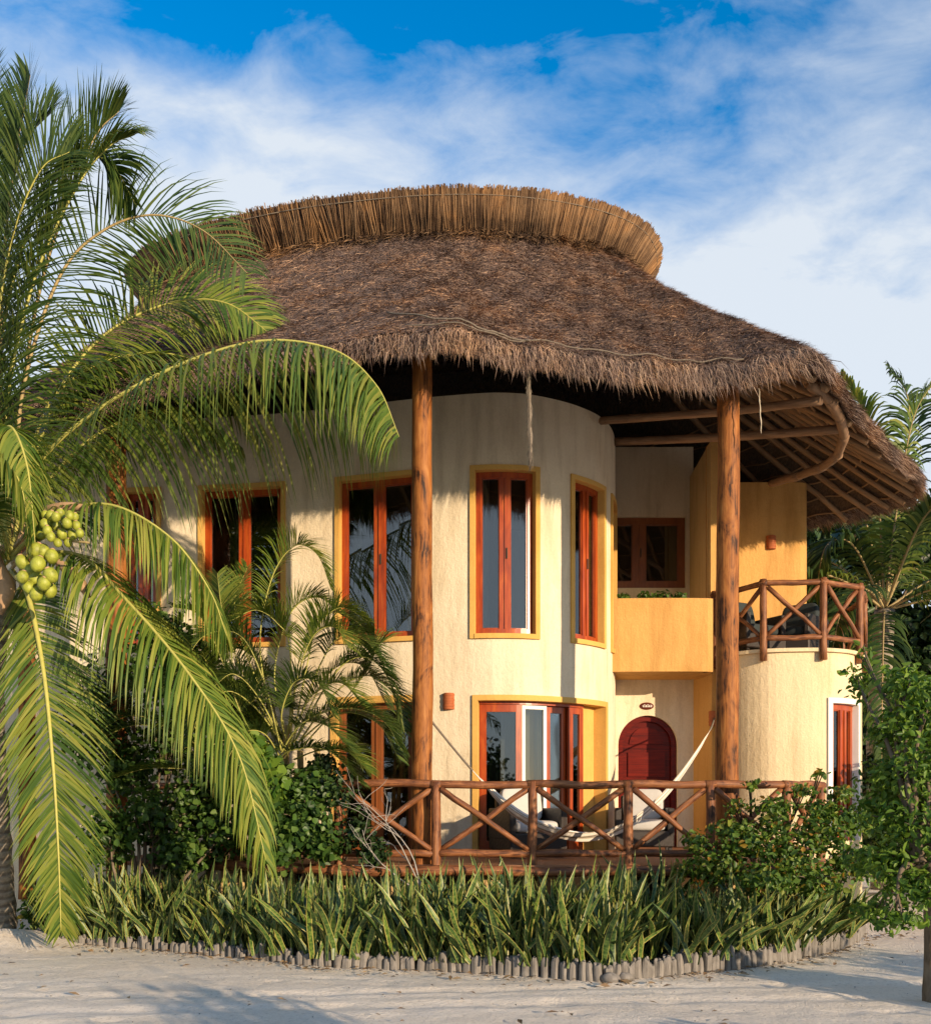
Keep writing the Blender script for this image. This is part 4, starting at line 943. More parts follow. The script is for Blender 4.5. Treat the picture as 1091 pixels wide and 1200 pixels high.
# coconuts, their stalks and the dry spathes
for i, (x, y, r_) in enumerate([(43, 645, .088), (27, 659, .085), (45, 661, .09), (61, 652, .082), (42, 678, .088), (60, 674, .085), (43, 696, .08), (59, 692, .085), (27, 676, .07),
                                (60, 604, .058), (71, 602, .058), (82, 604, .056), (53, 614, .06), (66, 616, .062), (79, 613, .058), (90, 616, .055), (49, 627, .058), (60, 629, .055), (73, 626, .06), (85, 627, .058), (94, 625, .05), (51, 646, .08), (36, 670, .085), (52, 684, .08), (34, 688, .075), (54, 604, .055), (66, 606, .056), (77, 608, .055), (88, 606, .05), (56, 622, .058), (68, 636, .052), (80, 636, .05)]):
    mb = MB(); Y_ = 9.7 + .10 * math.sin(i * 2.1); rt = Matrix.Rotation(random.uniform(-.4, .4), 3, 'Y') @ Matrix.Rotation(random.uniform(-.4, .4), 3, 'X')
    r_ *= .86; c = P(x, y, Y_); mb.ell(c, (r_ * .93, r_ * .93, r_ * 1.08), 16, 10, rt); co = mb.build('coconut', M['coco'], palm, True)
    mb = MB(); tp_ = c + rt @ V(0, 0, r_ * 1.02); mb.ell(tp_, (r_ * .4, r_ * .4, r_ * .16), 8, 4, rt); mb.build('calyx', M['spathe'], co, True)
for a in ([(18, 640, 10.8), (45, 612, 10.2), (70, 606, 9.8)], [(15, 660, 10.8), (32, 648, 10.2), (45, 655, 9.75)], [(15, 665, 10.8), (50, 630, 10.2), (85, 634, 9.8), (105, 636, 9.7)]):
    mb = MB(); mb.tube(cr([P(*q) for q in a], 12), [.022 - .001 * i for i in range(12)], 6); mb.build('fruit_stalk', M['rachis_br'], palm, True)
for a, w in (([(58, 652, 10.4), (80, 668, 10.25), (95, 684, 10.2), (105, 700, 10.2)], .06), ([(30, 610, 10.7), (60, 596, 10.4), (90, 594, 10.3), (118, 602, 10.25)], .045), ([(5, 640, 10.6), (-5, 660, 10.5), (8, 690, 10.4), (0, 720, 10.4)], .09), ([(20, 640, 10.9), (32, 610, 10.9), (34, 560, 10.9), (33, 520, 10.9)], .05)):
    mb = MB(); q = cr([P(*k) for k in a], 14)
    mb.tube(q, [w * math.sin(math.pi * (i + .6) / 14.4) ** .8 + .004 for i in range(14)], 8); mb.build('dry_spathe', M['spathe'], palm, True)

# --- areca palm in front of the left wall
ac = V(xat(345, 11.75), 11.75, .1); areca = thing('areca_palm', 'bushy areca palm with arching feathery fronds against the cream wall', 'palm', ac)
for i, (x, y, r_) in enumerate(((335, 850, .04), (352, 880, .038), (318, 900, .036), (372, 870, .036))):
    mb = MB(); mb.tube(cr([V(ac.x + (i - 1.5) * .12, ac.y, .1), P(x, (y + 1000) / 2, 11.8), P(x, y, 11.7)], 12), r_, 8); mb.build('stem', M['rachis_br'], areca, True)
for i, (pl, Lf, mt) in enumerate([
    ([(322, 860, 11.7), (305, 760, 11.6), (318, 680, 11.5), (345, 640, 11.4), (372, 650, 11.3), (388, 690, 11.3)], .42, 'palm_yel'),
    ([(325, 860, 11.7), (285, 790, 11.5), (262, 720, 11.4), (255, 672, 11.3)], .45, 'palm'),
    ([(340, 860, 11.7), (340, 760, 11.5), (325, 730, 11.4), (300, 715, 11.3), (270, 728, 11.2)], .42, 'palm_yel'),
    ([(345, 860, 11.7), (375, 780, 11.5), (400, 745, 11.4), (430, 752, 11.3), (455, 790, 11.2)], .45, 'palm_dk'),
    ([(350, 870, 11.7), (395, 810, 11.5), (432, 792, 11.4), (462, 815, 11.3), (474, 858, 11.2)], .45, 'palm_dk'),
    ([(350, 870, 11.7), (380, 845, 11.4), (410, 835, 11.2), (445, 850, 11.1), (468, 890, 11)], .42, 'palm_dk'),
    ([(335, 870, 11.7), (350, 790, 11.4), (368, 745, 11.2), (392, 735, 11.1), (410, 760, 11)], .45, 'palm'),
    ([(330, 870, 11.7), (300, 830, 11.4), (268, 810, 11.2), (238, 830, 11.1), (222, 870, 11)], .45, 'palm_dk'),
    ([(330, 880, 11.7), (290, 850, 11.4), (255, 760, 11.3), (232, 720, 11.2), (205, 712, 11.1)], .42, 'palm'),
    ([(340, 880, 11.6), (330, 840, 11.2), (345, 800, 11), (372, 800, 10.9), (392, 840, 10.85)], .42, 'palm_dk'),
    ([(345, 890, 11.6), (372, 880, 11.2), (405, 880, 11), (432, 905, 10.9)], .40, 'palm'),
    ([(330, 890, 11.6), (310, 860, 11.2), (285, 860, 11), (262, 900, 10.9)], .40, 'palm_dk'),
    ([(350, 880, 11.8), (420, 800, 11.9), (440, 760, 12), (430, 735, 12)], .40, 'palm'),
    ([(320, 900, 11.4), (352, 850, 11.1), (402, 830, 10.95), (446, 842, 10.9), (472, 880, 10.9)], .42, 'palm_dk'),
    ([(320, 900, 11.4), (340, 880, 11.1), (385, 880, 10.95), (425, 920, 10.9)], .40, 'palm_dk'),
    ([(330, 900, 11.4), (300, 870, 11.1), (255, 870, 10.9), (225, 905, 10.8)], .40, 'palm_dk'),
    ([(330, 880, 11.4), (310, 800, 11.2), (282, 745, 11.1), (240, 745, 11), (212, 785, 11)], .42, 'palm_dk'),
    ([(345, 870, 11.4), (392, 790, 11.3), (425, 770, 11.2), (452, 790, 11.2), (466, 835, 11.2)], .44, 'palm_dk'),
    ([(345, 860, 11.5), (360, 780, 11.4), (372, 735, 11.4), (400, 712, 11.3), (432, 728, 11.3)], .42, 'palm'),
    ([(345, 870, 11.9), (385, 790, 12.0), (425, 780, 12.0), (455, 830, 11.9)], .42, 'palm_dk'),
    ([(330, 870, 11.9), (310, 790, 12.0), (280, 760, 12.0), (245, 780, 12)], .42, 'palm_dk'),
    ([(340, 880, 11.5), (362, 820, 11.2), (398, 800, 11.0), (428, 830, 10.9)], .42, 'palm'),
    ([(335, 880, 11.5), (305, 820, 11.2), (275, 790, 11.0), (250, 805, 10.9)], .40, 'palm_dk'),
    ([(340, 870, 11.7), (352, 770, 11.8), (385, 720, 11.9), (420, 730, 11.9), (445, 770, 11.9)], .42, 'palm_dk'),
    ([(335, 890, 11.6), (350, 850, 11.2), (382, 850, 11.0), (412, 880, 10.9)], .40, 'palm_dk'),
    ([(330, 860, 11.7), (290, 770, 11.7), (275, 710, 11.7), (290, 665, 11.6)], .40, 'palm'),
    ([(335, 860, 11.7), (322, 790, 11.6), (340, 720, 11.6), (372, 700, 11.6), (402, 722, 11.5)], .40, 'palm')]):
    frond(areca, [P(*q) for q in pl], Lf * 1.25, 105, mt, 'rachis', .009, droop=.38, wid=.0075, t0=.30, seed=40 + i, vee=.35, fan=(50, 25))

# a second, younger clump of the same palm further left fills the foot of the wall
ac2 = V(xat(262, 12.2), 12.2, .1); areca2 = thing('areca_palm', 'young dark areca palm crowded between the coconut fronds and the wall', 'palm', ac2)
for i in range(3):
    mb = MB(); mb.tube(cr([ac2 + V((i - 1) * .15, 0, 0), P(262 + (i - 1) * 22, 960, 12.2), P(258 + (i - 1) * 26, 880, 12.1)], 10), .035, 8); mb.build('stem', M['rachis_br'], areca2, True)
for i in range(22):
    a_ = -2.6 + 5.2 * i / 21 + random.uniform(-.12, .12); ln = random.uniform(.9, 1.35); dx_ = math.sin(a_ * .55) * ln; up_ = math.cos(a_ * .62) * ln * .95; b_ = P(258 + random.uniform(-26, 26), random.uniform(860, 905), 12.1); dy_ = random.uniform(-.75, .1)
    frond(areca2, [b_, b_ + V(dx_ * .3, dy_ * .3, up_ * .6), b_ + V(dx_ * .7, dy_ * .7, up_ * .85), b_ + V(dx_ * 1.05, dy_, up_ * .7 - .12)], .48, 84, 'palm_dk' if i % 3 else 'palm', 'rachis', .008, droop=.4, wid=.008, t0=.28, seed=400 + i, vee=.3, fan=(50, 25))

# --- leaf clouds
def leaves(name, parent, clumps, n, size, mat, loc=None, flat_=.5, asp=.42, up=.35, curl=.25):
    """clumps: (centre, radii, weight)"""
    cs = np.array([tuple(c[0]) for c in clumps]); rs = np.array([tuple(c[1]) for c in clumps]); w = np.array([c[2] for c in clumps], float); w /= w.sum()
    k = rng.choice(len(clumps), n, p=w); d = norm(rng.normal(0, 1, (n, 3))); rad = rng.random(n) ** .42
    # ragged outline: radius wobbles with direction
    wob = 1 + .28 * np.sin(d[:, 0] * 7 + k * 1.7) * np.cos(d[:, 2] * 6 + k) + .12 * rng.normal(0, 1, n)
    p = cs[k] + d * rs[k] * (rad * wob)[:, None]
    nr = norm(d * .7 + np.array([0, 0, up]) + rng.normal(0, .65, (n, 3))); ax = norm(np.cross(nr, rng.normal(0, 1, (n, 3)))); ax = norm(ax + np.array([0, 0, -.25])); sd_ = norm(np.cross(nr, ax))
    s = size * (.55 + .8 * rng.random(n))[:, None]; a = ax * s; b_ = sd_ * s * asp * (.8 + .4 * rng.random(n))[:, None]; c = nr * s * curl
    tip = p + a + -c * .3
    v = np.stack([p, p + a * .35 - b_ * .9 + c * .5, p + a * .72 - b_ * .7 + c * .35, tip, p + a * .72 + b_ * .7 + c * .35, p + a * .35 + b_ * .9 + c * .5], 1)
    return np_mesh(name, v, 6, M[mat], parent, loc, faces=[(0, 3, 2, 1), (0, 5, 4, 3)])
def twigs(mb, base, clumps, r0=.03, r1=.006, sub=2):
    for c, rs, w in clumps:
        b_ = Vector(base) + V(random.uniform(-.08, .08), random.uniform(-.08, .08), 0); c = Vector(c); m_ = b_.lerp(c, .5) + V(random.uniform(-.1, .1), random.uniform(-.1, .1), .12)
        mb.tube(cr([b_, m_, c], 8), [r0 + (r1 - r0) * i / 7 for i in range(8)], 6)
        for k in range(sub):
            d = V(random.gauss(0, 1), random.gauss(0, 1), random.gauss(.4, .7)).normalized(); e_ = c + V(d.x * rs[0], d.y * rs[1], d.z * rs[2]) * .85
            mb.tube(cr([m_.lerp(c, .5), c.lerp(e_, .5), e_], 6), [r1 * 1.6, r1 * 1.4, r1 * 1.2, r1, r1 * .7, r1 * .4], 4)
def shrub(label, base, clumps, n, size, mat, cat='shrub', name='leafy_shrub', group=None, asp=.42, sub=3, r0=.03, bark='bark', **k):
    t_ = thing(name, label, cat, base, group); leaves('foliage', t_, clumps, n, size, mat, asp=asp, **k)
    mb = MB(); twigs(mb, base, clumps, r0, .006, sub); mb.build('stem', M[bark], t_, True); return t_
def cl(px_, py_, Y, r, w=1, fy=1.0):
    """clump by image position; r in metres (x, y, z)"""
    r = r if isinstance(r, tuple) else (r, r * fy, r); return (P(px_, py_, Y), r, w)
# right front shrub over the bed
shrub('broad leafy shrub with orange tips spilling over the right end of the railing', G(900, 1080, .1),
      [cl(835, 1015, 10.2, (.30, .3, .2)), cl(870, 985, 10.3, (.28, .3, .18), 1.2), cl(920, 1000, 10.1, (.36, .35, .24), 1.3), cl(965, 975, 10.2, (.30, .3, .2)), cl(950, 1030, 9.9, (.34, .3, .2)), cl(895, 1030, 9.8, (.3, .3, .16)), cl(1000, 1010, 10.1, (.28, .3, .2)),
       cl(815, 985, 10.4, (.16, .2, .12), .35), cl(905, 945, 10.5, (.22, .25, .12), .5), cl(862, 945, 10.6, (.12, .15, .08), .2), cl(940, 925, 10.5, (.16, .2, .07), .22), cl(985, 930, 10.4, (.14, .2, .08), .22), cl(850, 970, 10.5, (.18, .2, .10), .35), cl(905, 965, 10.4, (.22, .25, .12), .55), cl(960, 948, 10.4, (.20, .2, .10), .45), cl(1000, 960, 10.3, (.24, .2, .16), .7), cl(880, 920, 10.6, (.08, .1, .05), .08), cl(960, 908, 10.5, (.06, .1, .05), .06), cl(800, 1020, 10.3, (.10, .1, .10), .15)],
      5600, .064, 'leaf_warm', asp=.34, sub=5)
# right edge tree with visible trunk
tb = G(1095, 1174); tree = thing('small_tree', 'small leafy tree with grey trunk at the right edge of the lane', 'tree', tb)
tcl = [cl(1062, 850, 7.9, (.30, .3, .2)), cl(1045, 905, 8.0, (.24, .3, .16)), cl(1082, 900, 7.7, (.34, .34, .26), 1.2), cl(1050, 960, 7.8, (.28, .3, .18)), cl(1088, 975, 7.6, (.32, .32, .26), 1.2), cl(1040, 1010, 7.8, (.26, .25, .14)), cl(1075, 1040, 7.6, (.28, .26, .16)),
       cl(1035, 860, 8.2, (.14, .2, .10), .35), cl(1003, 800, 8.3, (.10, .1, .16), .16), cl(1012, 770, 8.4, (.07, .1, .14), .1), cl(1050, 1075, 7.5, (.22, .2, .10), .4), cl(1030, 940, 8.0, (.16, .2, .12), .4), cl(1010, 1010, 8.3, (.16, .2, .10), .3), cl(1025, 1065, 8.0, (.16, .2, .07), .25), cl(1055, 800, 8.0, (.2, .2, .16), .5), cl(1085, 820, 7.8, (.2, .2, .2), .5),
       cl(1115, 840, 7.9, (.4, .4, .3), 1), cl(1150, 920, 7.8, .42, 1), cl(1140, 1000, 7.8, .36, 1)]
leaves('foliage', tree, tcl, 6200, .066, 'leaf_br', asp=.27)
mb = MB(); mb.tube(cr([tb + V(0, 0, -.1), tb + V(0, 0, .1), tb + V(-.01, 0, .5), P(1093, 1010, 7.6), P(1089, 930, 7.75)], 18), [.10 - .003 * i for i in range(18)], 12, True, .15); twigs(mb, P(1082, 1010, 7.6), tcl, .03, .006, 3); mb.build('trunk', M['bark'], tree, True)
# left shrubs
shrub('dark twiggy shrub beneath the fronds left of the porch', G(170, 1090, .1), [cl(150, 900, 12, .42), cl(200, 870, 12.2, .45), cl(180, 960, 11.8, .42), cl(130, 980, 11.6, .35), cl(230, 940, 11.9, .38), cl(110, 850, 12.2, .5), cl(215, 1000, 11.6, .3), cl(260, 900, 12, .45), cl(270, 970, 11.7, .4), cl(230, 820, 12.3, .45), cl(150, 800, 12.4, .5), cl(280, 830, 12.3, .35), cl(225, 770, 12.5, .4), cl(190, 740, 12.7, .35)], 9500, .085, 'leaf', sub=6)
shrub('rounded dense green shrub left of the log railing', G(335, 1075, .1), [cl(325, 935, 11.0, .33, 1.2), cl(355, 960, 10.9, .34, 1.2), cl(330, 985, 10.8, .30), cl(370, 920, 11.1, .22, .6), cl(312, 900, 11.2, .2, .5), cl(380, 990, 10.8, .2, .6)], 3600, .075, 'leaf', asp=.6)
shrub('dark low shrub filling the gap under the areca palm fronds', G(400, 1075, .1), [cl(395, 930, 11.0, .26), cl(420, 975, 10.9, .22), cl(380, 900, 11.2, .2), cl(440, 1000, 10.8, .16)], 1500, .06, 'leaf_dk', sub=3)
shrub('low round leafed shrub climbing beside the areca palm', G(305, 1080, .1), [cl(310, 905, 10.9, .17), cl(300, 880, 11, .13), cl(322, 925, 10.8, .14)], 420, .10, 'leaf_br', asp=.8, sub=1)
# dead grey branches before the left column
db = G(475, 1090, .1); dead = thing('dead_bush', 'bare grey branched dead bush before the left porch column', 'bush', db)
mb = MB()
def grow(p, d, ln, r_, dep):
    q = [p]; dd_ = d
    for i in range(5):
        dd_ = (dd_ + V(random.gauss(0, .16), random.gauss(0, .1), random.gauss(.03, .14))).normalized(); q.append(q[-1] + dd_ * ln / 5)
    mb.tube(q, [r_ * (1 - .09 * i) for i in range(6)], 5)
    if dep:
        for k in range(3):
            b_ = q[random.randint(2, 5)]; grow(b_, (dd_ + V(random.gauss(0, .7), random.gauss(0, .4), random.gauss(0, .5))).normalized(), ln * random.uniform(.5, .8), r_ * .55, dep - 1)
base_ = P(490, 1030, 10.5)
for tgt in ((440, 925), (472, 905), (425, 975)):
    d = P(*tgt, 10.5) - base_; grow(base_ + V(random.uniform(-.05, .05), 0, -.1), d.normalized(), d.length * .7, .010, 2)
mb.tube([db, base_ + V(0, 0, -.1)], [.03, .018], 6); mb.build('branch', M['twig'], dead, True)

# planter sprigs
for i, (x, sz, lb) in enumerate(((730, .08, 'tiny sprig at the left end of the ochre planter box'), (757, .12, 'low green sprig spreading over the middle of the ochre planter'), (775, .13, 'tallest green sprig in the ochre planter box'), (797, .09, 'dark low sprig at the right end of the ochre planter box'))):
    b_ = P(x, 703, 14.55); t_ = thing('planter_sprig', lb, 'plant', b_, 'sprigs in the ochre planter')
    leaves('foliage', t_, [(b_ + V(0, -.05, sz * .35), (sz * 1.2, .1, sz * .55), 1)], 46, .065, 'leaf', asp=.5)
    mb = MB(); mb.tube([b_ + V(0, 0, -.1), b_ + V(0, 0, sz * .6)], .006, 4); mb.build('stem', M['rachis'], t_)

# ------------------------------------------------------------------ planting bed, edging stakes, snake plants
edge_px = [(40, 1100), (80, 1106), (150, 1111), (220, 1117), (300, 1124), (370, 1132), (450, 1135), (520, 1138), (600, 1143), (690, 1150), (750, 1147), (800, 1142), (850, 1137), (900, 1130), (950, 1121), (992, 1110), (1010, 1095)]
ed = cr([G(*q) for q in edge_px], 400)
zsoil = lambda x: float(np.interp(x, [-4.5, -2.6, -.5, 1.4, 3], [.05, .06, .09, .11, .12]))
mb = MB(); bk = [V(p.x, 11.9 + .3 * (p.x < -1.5) + .6 * (p.x < -3), .17) for p in ed]
for i in range(len(ed) - 1): mb.face([V(ed[i].x, ed[i].y + .03, zsoil(ed[i].x)), V(ed[i + 1].x, ed[i + 1].y + .03, zsoil(ed[i + 1].x)), V(bk[i + 1].x, max(bk[i + 1].y, ed[i + 1].y + .2), .17 + .05), V(bk[i].x, max(bk[i].y, ed[i].y + .2), .22)])
tag(mb.build('bed_soil', M['soil']), kind='structure')
protos = []
for k in range(7):
    mb = MB(); h = random.uniform(.17, .23); r_ = random.uniform(.036, .052); nseg = 14
    ring = []
    for i, (z, f_) in enumerate(((-.1, 1), (0.02, 1.0), (h * .5, .97), (h * .9, .95), (h, .82), (h + .004, .3))):
        ring.append([V(r_ * f_ * math.cos(2 * math.pi * j / nseg) * (1 + .10 * math.sin(j * 2.3 + k) + .10 * mnoise.noise((j * .9, z * 9, k * 3))), r_ * f_ * math.sin(2 * math.pi * j / nseg) * (1 + .10 * math.sin(j * 1.9 + k * 2)), z + ((.03 * mnoise.noise((j * .7, k * 5, 1)) + .012 * math.sin(j + k)) if i > 2 else 0)) for j in range(nseg)])
    for a, b_ in zip(ring[:-1], ring[1:]):
        for j in range(nseg):
            j2 = (j + 1) % nseg; u0, u1 = j * .025, (j + 1) * .025; mb.face([a[j], a[j2], b_[j2], b_[j]], [(u0, a[j].z + k), (u1, a[j2].z + k), (u1, b_[j2].z + k), (u0, b_[j].z + k)])
    mb.face(ring[-1])
    o_ = mb.build('edging_stake', M['stake'], None, True); bpy.data.objects.remove(o_); protos.append(mb)
pm = []
for mb in protos:
    me = bpy.data.meshes.new('edging_stake'); me.from_pydata(mb.v, [], mb.f); ul = me.uv_layers.new(name='UVMap'); ul.data.foreach_set('uv', np.array(mb.uv, dtype=np.float32).ravel())
    me.polygons.foreach_set('use_smooth', [True] * len(me.polygons)); me.materials.append(M['stake']); pm.append(me)
acc = 0; nxt = 0; last = ed[0]; ns = 0
for p in ed[1:]:
    acc += (p - last).length; last = p
    if acc >= nxt:
        o_ = bpy.data.objects.new('edging_stake', random.choice(pm)); COL.objects.link(o_); o_.location = (p.x + random.uniform(-.008, .008), p.y + random.uniform(-.015, .015), random.uniform(-.025, .015) - float(np.interp(p.x, [-4.5, -2.6, -.5, 1.4, 2.2, 4], [.11, .10, .065, .045, .02, .03])))
        o_.rotation_euler = (random.uniform(-.07, .07), random.uniform(-.06, .06), random.uniform(0, 6.28)); sc_ = random.uniform(.85, 1.1); o_.scale = (sc_, sc_, 1); nxt = acc + .068 * sc_ + random.uniform(-.008, .008)
        side = 'left' if p.x < -1.3 else ('middle' if p.x < 1.4 else 'right')
        tag(o_, {'left': 'low grey wooden stake in the bed edging near the coconut palm', 'middle': 'grey weathered wooden stake edging the bed in front of the hammock', 'right': 'grey wooden stake in the bed edging below the right leafy shrub'}[side], 'edging stake', 'wooden stakes edging the planting bed'); ns += 1
# fallen stones at the edging's kink
for i, (x, y, s_) in enumerate(((715, 1150, .07), (730, 1148, .06), (722, 1140, .055))):
    mb = MB(); c = G(x, y); mb.ell((0, 0, 0), (s_ * 1.3, s_, s_ * .8), 12, 8)
    mb.v = [tuple(Vector(v) * (1 + .25 * mnoise.noise(Vector(v) * 14 + V(i * 9, 0, 0)))) for v in mb.v]
    o_ = mb.build('rubble_stone', M['stake'], None, True); o_.location = (c.x, c.y - .06, s_ * .5); tag(o_, ('larger grey rubble stone lying before the wooden edging', 'smaller grey rubble stone right of the larger one', 'small grey stone wedged against the wooden edging')[i], 'stone', 'rubble stones at the edging')

def snake_mesh(nl, hmin, hmax, lean, k):
    rd = random.Random(k); V_, F_, U_ = [], [], []
    for i in range(nl):
        h = rd.uniform(hmin, hmax); w = rd.uniform(.017, .033); az = rd.uniform(0, 6.283); ln = abs(rd.gauss(lean, .18)); b0 = V(rd.gauss(0, .09), rd.gauss(0, .09), 0)
        d = V(math.cos(az) * ln, math.sin(az) * ln, 1).normalized(); fc = rd.uniform(0, 6.283) if rd.random() < .5 else rd.gauss(0, .6); S = V(math.cos(fc), math.sin(fc), 0); S = (S - d * S.dot(d)).normalized(); q = b0.copy(); tw = rd.gauss(0, .8); bend = rd.uniform(-.25, .75)
        n_ = 8; base = len(V_)
        for j in range(n_):
            x = j / (n_ - 1); wj = w * (.72 + 1.0 * x if x < .28 else 1.0 - max(0, (x - .60) / .40) ** 2.0 * .98) * (1 + .10 * math.sin(x * 11 + i))
            Sj = (S * math.cos(tw * x) + d.cross(S) * math.sin(tw * x)).normalized(); Nj = d.cross(Sj)
            V_ += [q - Sj * wj + Nj * wj * .35, q.copy(), q + Sj * wj + Nj * wj * .35]
            if j < n_ - 1:
                a = base + j * 3; x2 = (j + 1) / (n_ - 1)
                F_ += [(a, a + 1, a + 4, a + 3), (a + 1, a + 2, a + 5, a + 4)]
                U_ += [(0, x + i), (.5, x + i), (.5, x2 + i), (0, x2 + i), (.5, x + i), (1, x + i), (1, x2 + i), (.5, x2 + i)]
            d = (d + S * .05 * math.sin(x * 6 + i * 2.1) + V(math.cos(az), math.sin(az), 0) * bend * .22 + V(0, 0, -1) * max(0, ln - .4) * .10 * x).normalized(); q = q + d * h / n_
    me = bpy.data.meshes.new('snake_plant'); me.from_pydata([tuple(v) for v in V_], [], F_); ul = me.uv_layers.new(name='UVMap'); ul.data.foreach_set('uv', np.array(U_, dtype=np.float32).ravel())
    me.polygons.foreach_set('use_smooth', [True] * len(F_)); me.materials.append(M['snake']); return me
up_m = [snake_mesh(random.randint(13, 18), .40, 1.15, .34, 100 + k) for k in range(12)]; ln_m = [snake_mesh(random.randint(12, 16), .45, 1.05, .70, 200 + k) for k in range(8)]
cnt = 0; pts_ = []; tries = 0
exs = np.array([p.x for p in ed]); eys = np.array([p.y for p in ed])
while cnt < 290 and tries < 12000:
    tries += 1; x = random.uniform(-5.0, 4.25); ye = float(np.interp(x, exs, eys)); 
    yb = 10.75 if x > -1.3 else 10.75 + (-1.3 - x) * .55
    if x > 2.2: yb = 10.4
    if yb - ye < .2: yb = ye + .7
    y = ye + .03 + (yb - ye - .1) * random.random() ** 1.15
    if any((x - a) ** 2 + (y - b_) ** 2 < .12 ** 2 for a, b_ in pts_): continue
    pts_.append((x, y)); lean = x > 2.4 and random.random() < .75 or random.random() < .10
    o_ = bpy.data.objects.new('snake_plant', random.choice(ln_m if lean else up_m)); COL.objects.link(o_); o_.location = (x, y, zsoil(x) + .03 * (y - ye)); o_.rotation_euler = (0, 0, random.uniform(-.5, .5) + (math.pi if random.random() < .5 else 0)); s_ = random.uniform(.72, 1.08) * (.92 if x < -2.5 else 1); o_.scale = (s_, s_, s_)
    tag(o_, 'sprawling snake plant with leaning yellow edged leaves at the right end of the bed' if x > 2.4 else ('upright snake plant near the coconut palm left of the railing' if x < -1.6 else 'upright snake plant with yellow edged leaves in front of the log railing'), 'snake plant', 'snake plants filling the bed'); cnt += 1
# weeds at the foot of the coconut palm
wb = G(60, 1098); shrub('low weedy sprouts at the foot of the coconut palm', wb, [(wb + V(0, 0, .16), (.3, .2, .16), 1), (wb + V(-.25, .05, .25), (.16, .16, .22), .6), (wb + V(.35, 0, .12), (.25, .15, .1), .5)], 420, .075, 'leaf_warm', 'weeds', 'weed_clump', r0=.006, sub=4)
# dry leaf litter and coral crumbs on the sand: too many and too small to count
nL = 420; lx = rng.uniform(-5.5, 5.5, nL); ly = rng.uniform(6.6, 11.5, nL); yy = np.interp(lx, exs, eys); near = rng.random(nL) < .72
ly = np.where(near, yy - .06 - np.abs(rng.normal(0, .22, nL)), ly); ok = ly < yy - .03; lx, ly = lx[ok], ly[ok]; nL = len(lx)
an = rng.uniform(0, 6.28, nL); sz = rng.uniform(.02, .06, nL); ax = np.stack([np.cos(an), np.sin(an), rng.normal(.1, .15, nL)], 1) * sz[:, None]; bx = np.stack([-np.sin(an), np.cos(an), rng.normal(0, .3, nL)], 1) * sz[:, None] * .35
p = np.stack([lx, ly, np.full(nL, .022)], 1)
tag(np_mesh('leaf_litter', np.stack([p - ax, p - bx + [0, 0, .008], p + ax, p + bx + [0, 0, .008]], 1), 4, leafm('dry_leaf', [(.10, .06, .03), (.22, .14, .07), (.34, .24, .13)], 0), faces=[(0, 1, 2), (0, 2, 3)]), kind='stuff', label='dry fallen leaves scattered along the foot of the edging')
mb = MB()
for i in range(330):
    x = random.uniform(-5, 5); y = random.uniform(6.5, 11); yE = float(np.interp(x, exs, eys))
    if random.random() < .6: y = yE - .05 - abs(random.gauss(0, .15))
    if y > yE - .04: continue
    r_ = random.uniform(.003, .008) * (1.5 if random.random() < .1 else 1); mb.ell((x, y, .012), (r_ * random.uniform(.8, 1.5), r_, r_ * .7), 6, 4)
tag(mb.build('pebbles', M['stake'], None, True), kind='stuff', label='small pale pebbles scattered over the sand')
# pale concrete step on the side path
mb = MB(); st_ = V(xat(1035, 15.2), 15.2, 0); mb.box((st_.x, st_.y, .09), (1.9, .5, .18)); o_ = mb.build('path_step', M['stake'], None, False, None, .02); tag(o_, 'pale low concrete step on the side path right of the villa', 'step')

# ------------------------------------------------------------------ background palms and trees
def bg_palm(label, base, top, r_, fl, n, mats, seed, name='coconut_palm', group=None, nl=56, lf=.75, wid=.03, special=()):
    t_ = thing(name, label, 'palm tree', base, group); rd = random.Random(seed); top = Vector(top); base = Vector(base)
    mb = MB(); q = cr([base, base.lerp(top, .5) + V(rd.uniform(-.2, .2), 0, 0), top], 18); mb.tube(q, [r_ * (1.25 - .35 * i / 17) for i in range(18)], 12, True, .08); mb.build('trunk', M['bark_palm'], t_, True)
    for i in range(n):
        az = 6.283 * i / n + rd.uniform(-.25, .25); el = rd.choice((1.2, .8, .45, .1, -.3)) + rd.uniform(-.15, .15); d = V(math.cos(az) * math.cos(el), math.sin(az) * math.cos(el), math.sin(el))
        sag = fl * (.42 if el > .6 else .5)
        pts = [top, top + d * fl * .3, top + d * fl * .62 - V(0, 0, sag * .22), top + d * fl * .85 - V(0, 0, sag * .6), top + d * fl - V(0, 0, sag * 1.1)]
        frond(t_, pts, lf, nl, rd.choice(mats), 'rachis_br', .02, droop=1.1, wid=wid, seed=seed * 50 + i)
    for i, (pl, mt) in enumerate(special): frond(t_, [P(*k) for k in pl], lf, nl + 14, mt, 'rachis_br', .02, droop=1.0, wid=wid, seed=seed * 90 + i)
    return t_
b1_ = G(1036, 1042); Y1 = 18.0
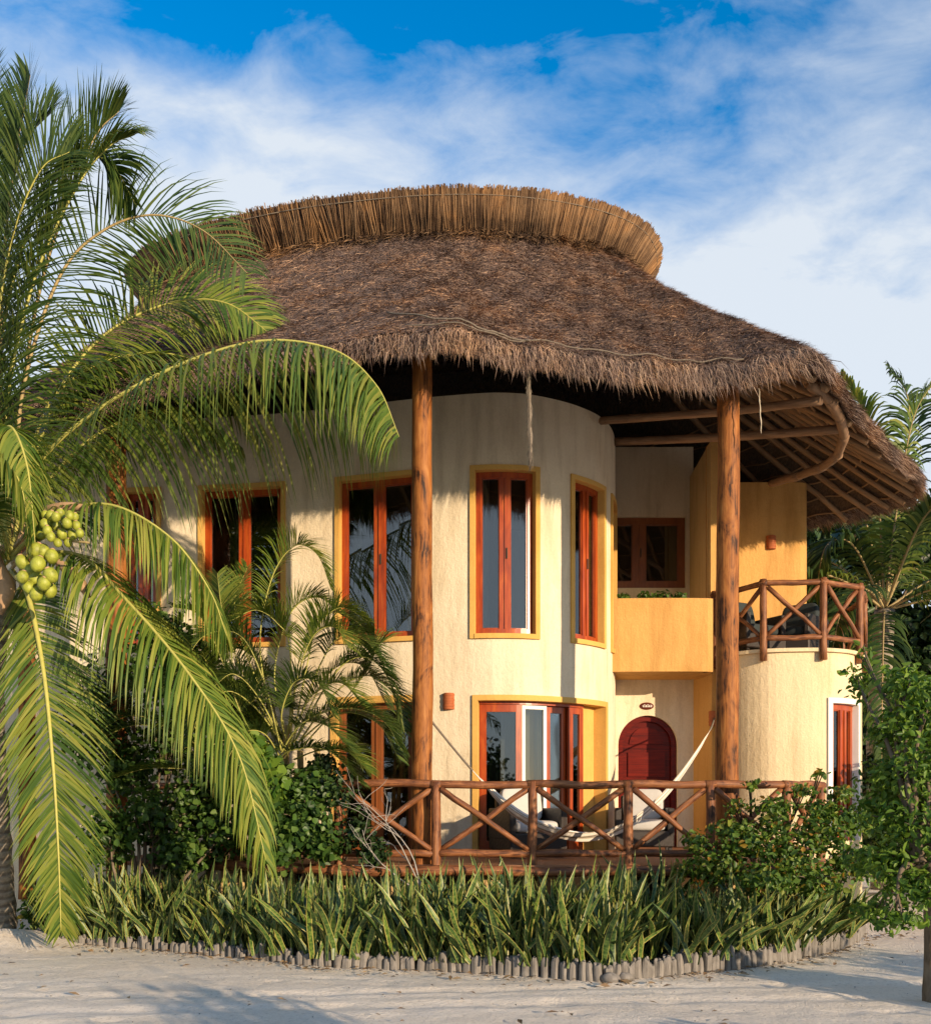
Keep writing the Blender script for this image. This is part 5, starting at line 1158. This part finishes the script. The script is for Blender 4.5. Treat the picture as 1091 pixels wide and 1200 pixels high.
bg_palm('coconut palm with drooping fronds behind the balcony on the right', V(xat(1036, Y1), Y1, 0), P(1036, 715, Y1), .2, 3.4, 13, ['palm_bg', 'palm_bg', 'palm'], 3,
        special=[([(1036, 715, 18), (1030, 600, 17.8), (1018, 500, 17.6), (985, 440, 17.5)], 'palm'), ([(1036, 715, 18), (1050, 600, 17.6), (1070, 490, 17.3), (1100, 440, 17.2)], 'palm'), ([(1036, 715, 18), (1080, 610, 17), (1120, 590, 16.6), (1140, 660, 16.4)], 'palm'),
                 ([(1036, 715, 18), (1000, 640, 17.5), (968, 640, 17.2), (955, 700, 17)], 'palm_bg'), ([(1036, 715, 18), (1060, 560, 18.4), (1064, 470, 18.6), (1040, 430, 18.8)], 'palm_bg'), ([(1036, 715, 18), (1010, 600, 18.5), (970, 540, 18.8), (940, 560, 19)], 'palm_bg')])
bg_palm('coconut palm half hidden at the far right edge behind the small tree', V(11.5, 20.5, 0), V(11.4, 20.5, 6.4), .18, 3.4, 15, ['palm_bg', 'palm'], 4)
bg_palm('distant coconut palm rising behind the left of the villa', V(-11, 19, 0), V(-10.6, 19, 6.2), .18, 3.4, 14, ['palm_bg', 'palm'], 5)
def big_tree(label, base, h, cr_r, n, size, mat, seed, group='dark trees behind the villa'):
    random.seed(seed); t_ = thing('broadleaf_tree', label, 'tree', base, group); base = Vector(base)
    cls = []
    for i in range(13):
        a = random.uniform(0, 6.283); rr_ = random.uniform(.2, 1) * cr_r; zc = random.uniform(.18, .92) * h; cls.append((base + V(math.cos(a) * rr_, math.sin(a) * rr_, zc), (cr_r * random.uniform(.35, .6),) * 2 + (cr_r * random.uniform(.3, .5),), 1))
    leaves('foliage', t_, cls, n, size, mat, asp=.4)
    mb = MB(); mb.tube(cr([base, base + V(.1, 0, h * .3), base + V(0, 0, h * .6)], 10), [.18 - .012 * i for i in range(10)], 10, True, .1); twigs(mb, base + V(0, 0, h * .3), cls, .06, .015, 1); mb.build('trunk', M['bark'], t_, True); return t_
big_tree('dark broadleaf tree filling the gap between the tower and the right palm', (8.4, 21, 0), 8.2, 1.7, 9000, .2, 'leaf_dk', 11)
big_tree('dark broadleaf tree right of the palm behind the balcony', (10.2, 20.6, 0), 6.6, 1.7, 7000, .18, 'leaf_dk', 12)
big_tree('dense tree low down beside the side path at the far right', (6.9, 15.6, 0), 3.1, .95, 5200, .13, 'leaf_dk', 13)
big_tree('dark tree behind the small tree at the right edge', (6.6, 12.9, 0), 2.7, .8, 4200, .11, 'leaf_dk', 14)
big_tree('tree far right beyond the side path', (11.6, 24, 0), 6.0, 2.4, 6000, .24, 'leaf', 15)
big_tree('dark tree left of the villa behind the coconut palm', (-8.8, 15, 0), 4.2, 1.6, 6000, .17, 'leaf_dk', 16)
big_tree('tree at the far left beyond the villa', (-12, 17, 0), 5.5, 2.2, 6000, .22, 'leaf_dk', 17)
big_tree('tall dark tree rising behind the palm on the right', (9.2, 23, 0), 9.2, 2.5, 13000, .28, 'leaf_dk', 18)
random.seed(99)
# unseen low plants beside the photographer, placed on the sun side to shade the lane
for i, (x, y, h) in enumerate(((3.6, 4.6, .62), (5.2, 3.0, .85), (6.9, 2.4, 1.05), (8.6, 3.9, 1.25), (5.6, 5.9, .95), (7.6, 6.0, 1.2), (2.9, 1.7, 1.7), (3.7, .9, 1.95), (1.9, 1.9, 1.15), (6.4, 4.6, 1.0))):
    b_ = V(x, y, 0)
    shrub('unseen low shrub placed on the sunny side to shade the lane', b_, [(b_ + V(random.uniform(-.4, .4), random.uniform(-.3, .3), h * .5), (.45, .4, h * .42), 1) for _ in range(3)], 1300, .11, 'leaf', 'shrub', 'shade_shrub', 'unseen shrubs placed to shade the lane', sub=1)
bg_palm('coconut palm standing behind the photographer on the left', V(-5.5, -5, 0), V(-5.3, -5, 6.2), .18, 3.5, 14, ['palm_dk', 'palm'], 21)
bg_palm('coconut palm standing behind the photographer', V(.8, -7, 0), V(1.0, -7, 7.4), .18, 3.6, 14, ['palm_dk', 'palm'], 22)
bg_palm('tall coconut palm behind the photographer far to the left', V(-9, -3, 0), V(-8.8, -3, 5.6), .18, 3.5, 14, ['palm_dk', 'palm'], 23)
bg_palm('coconut palm across the lane right behind the photographer', V(-2.6, -8.5, 0), V(-2.5, -8.5, 5.4), .18, 3.5, 14, ['palm_dk', 'palm'], 24)
big_tree('unseen broad tree added behind the photographer on the left', (-7.5, -9, 0), 4.6, 2.2, 5000, .2, 'leaf_dk', 31, 'unseen trees added across the lane')  # unseen trees added so the panes mirror foliage instead of bright sky
big_tree('unseen broad tree added behind the photographer in the middle', (-1, -11, 0), 4.2, 2.2, 5000, .2, 'leaf_dk', 32, 'unseen trees added across the lane')
big_tree('unseen broad tree added behind the photographer on the right', (5, -12, 0), 3.6, 2.0, 5000, .2, 'leaf_dk', 33, 'unseen trees added across the lane')
big_tree('unseen tall tree added opposite the patio door', (2.4, -9.6, 0), 5.0, 2.3, 5000, .2, 'leaf_dk', 34, 'unseen trees added across the lane')
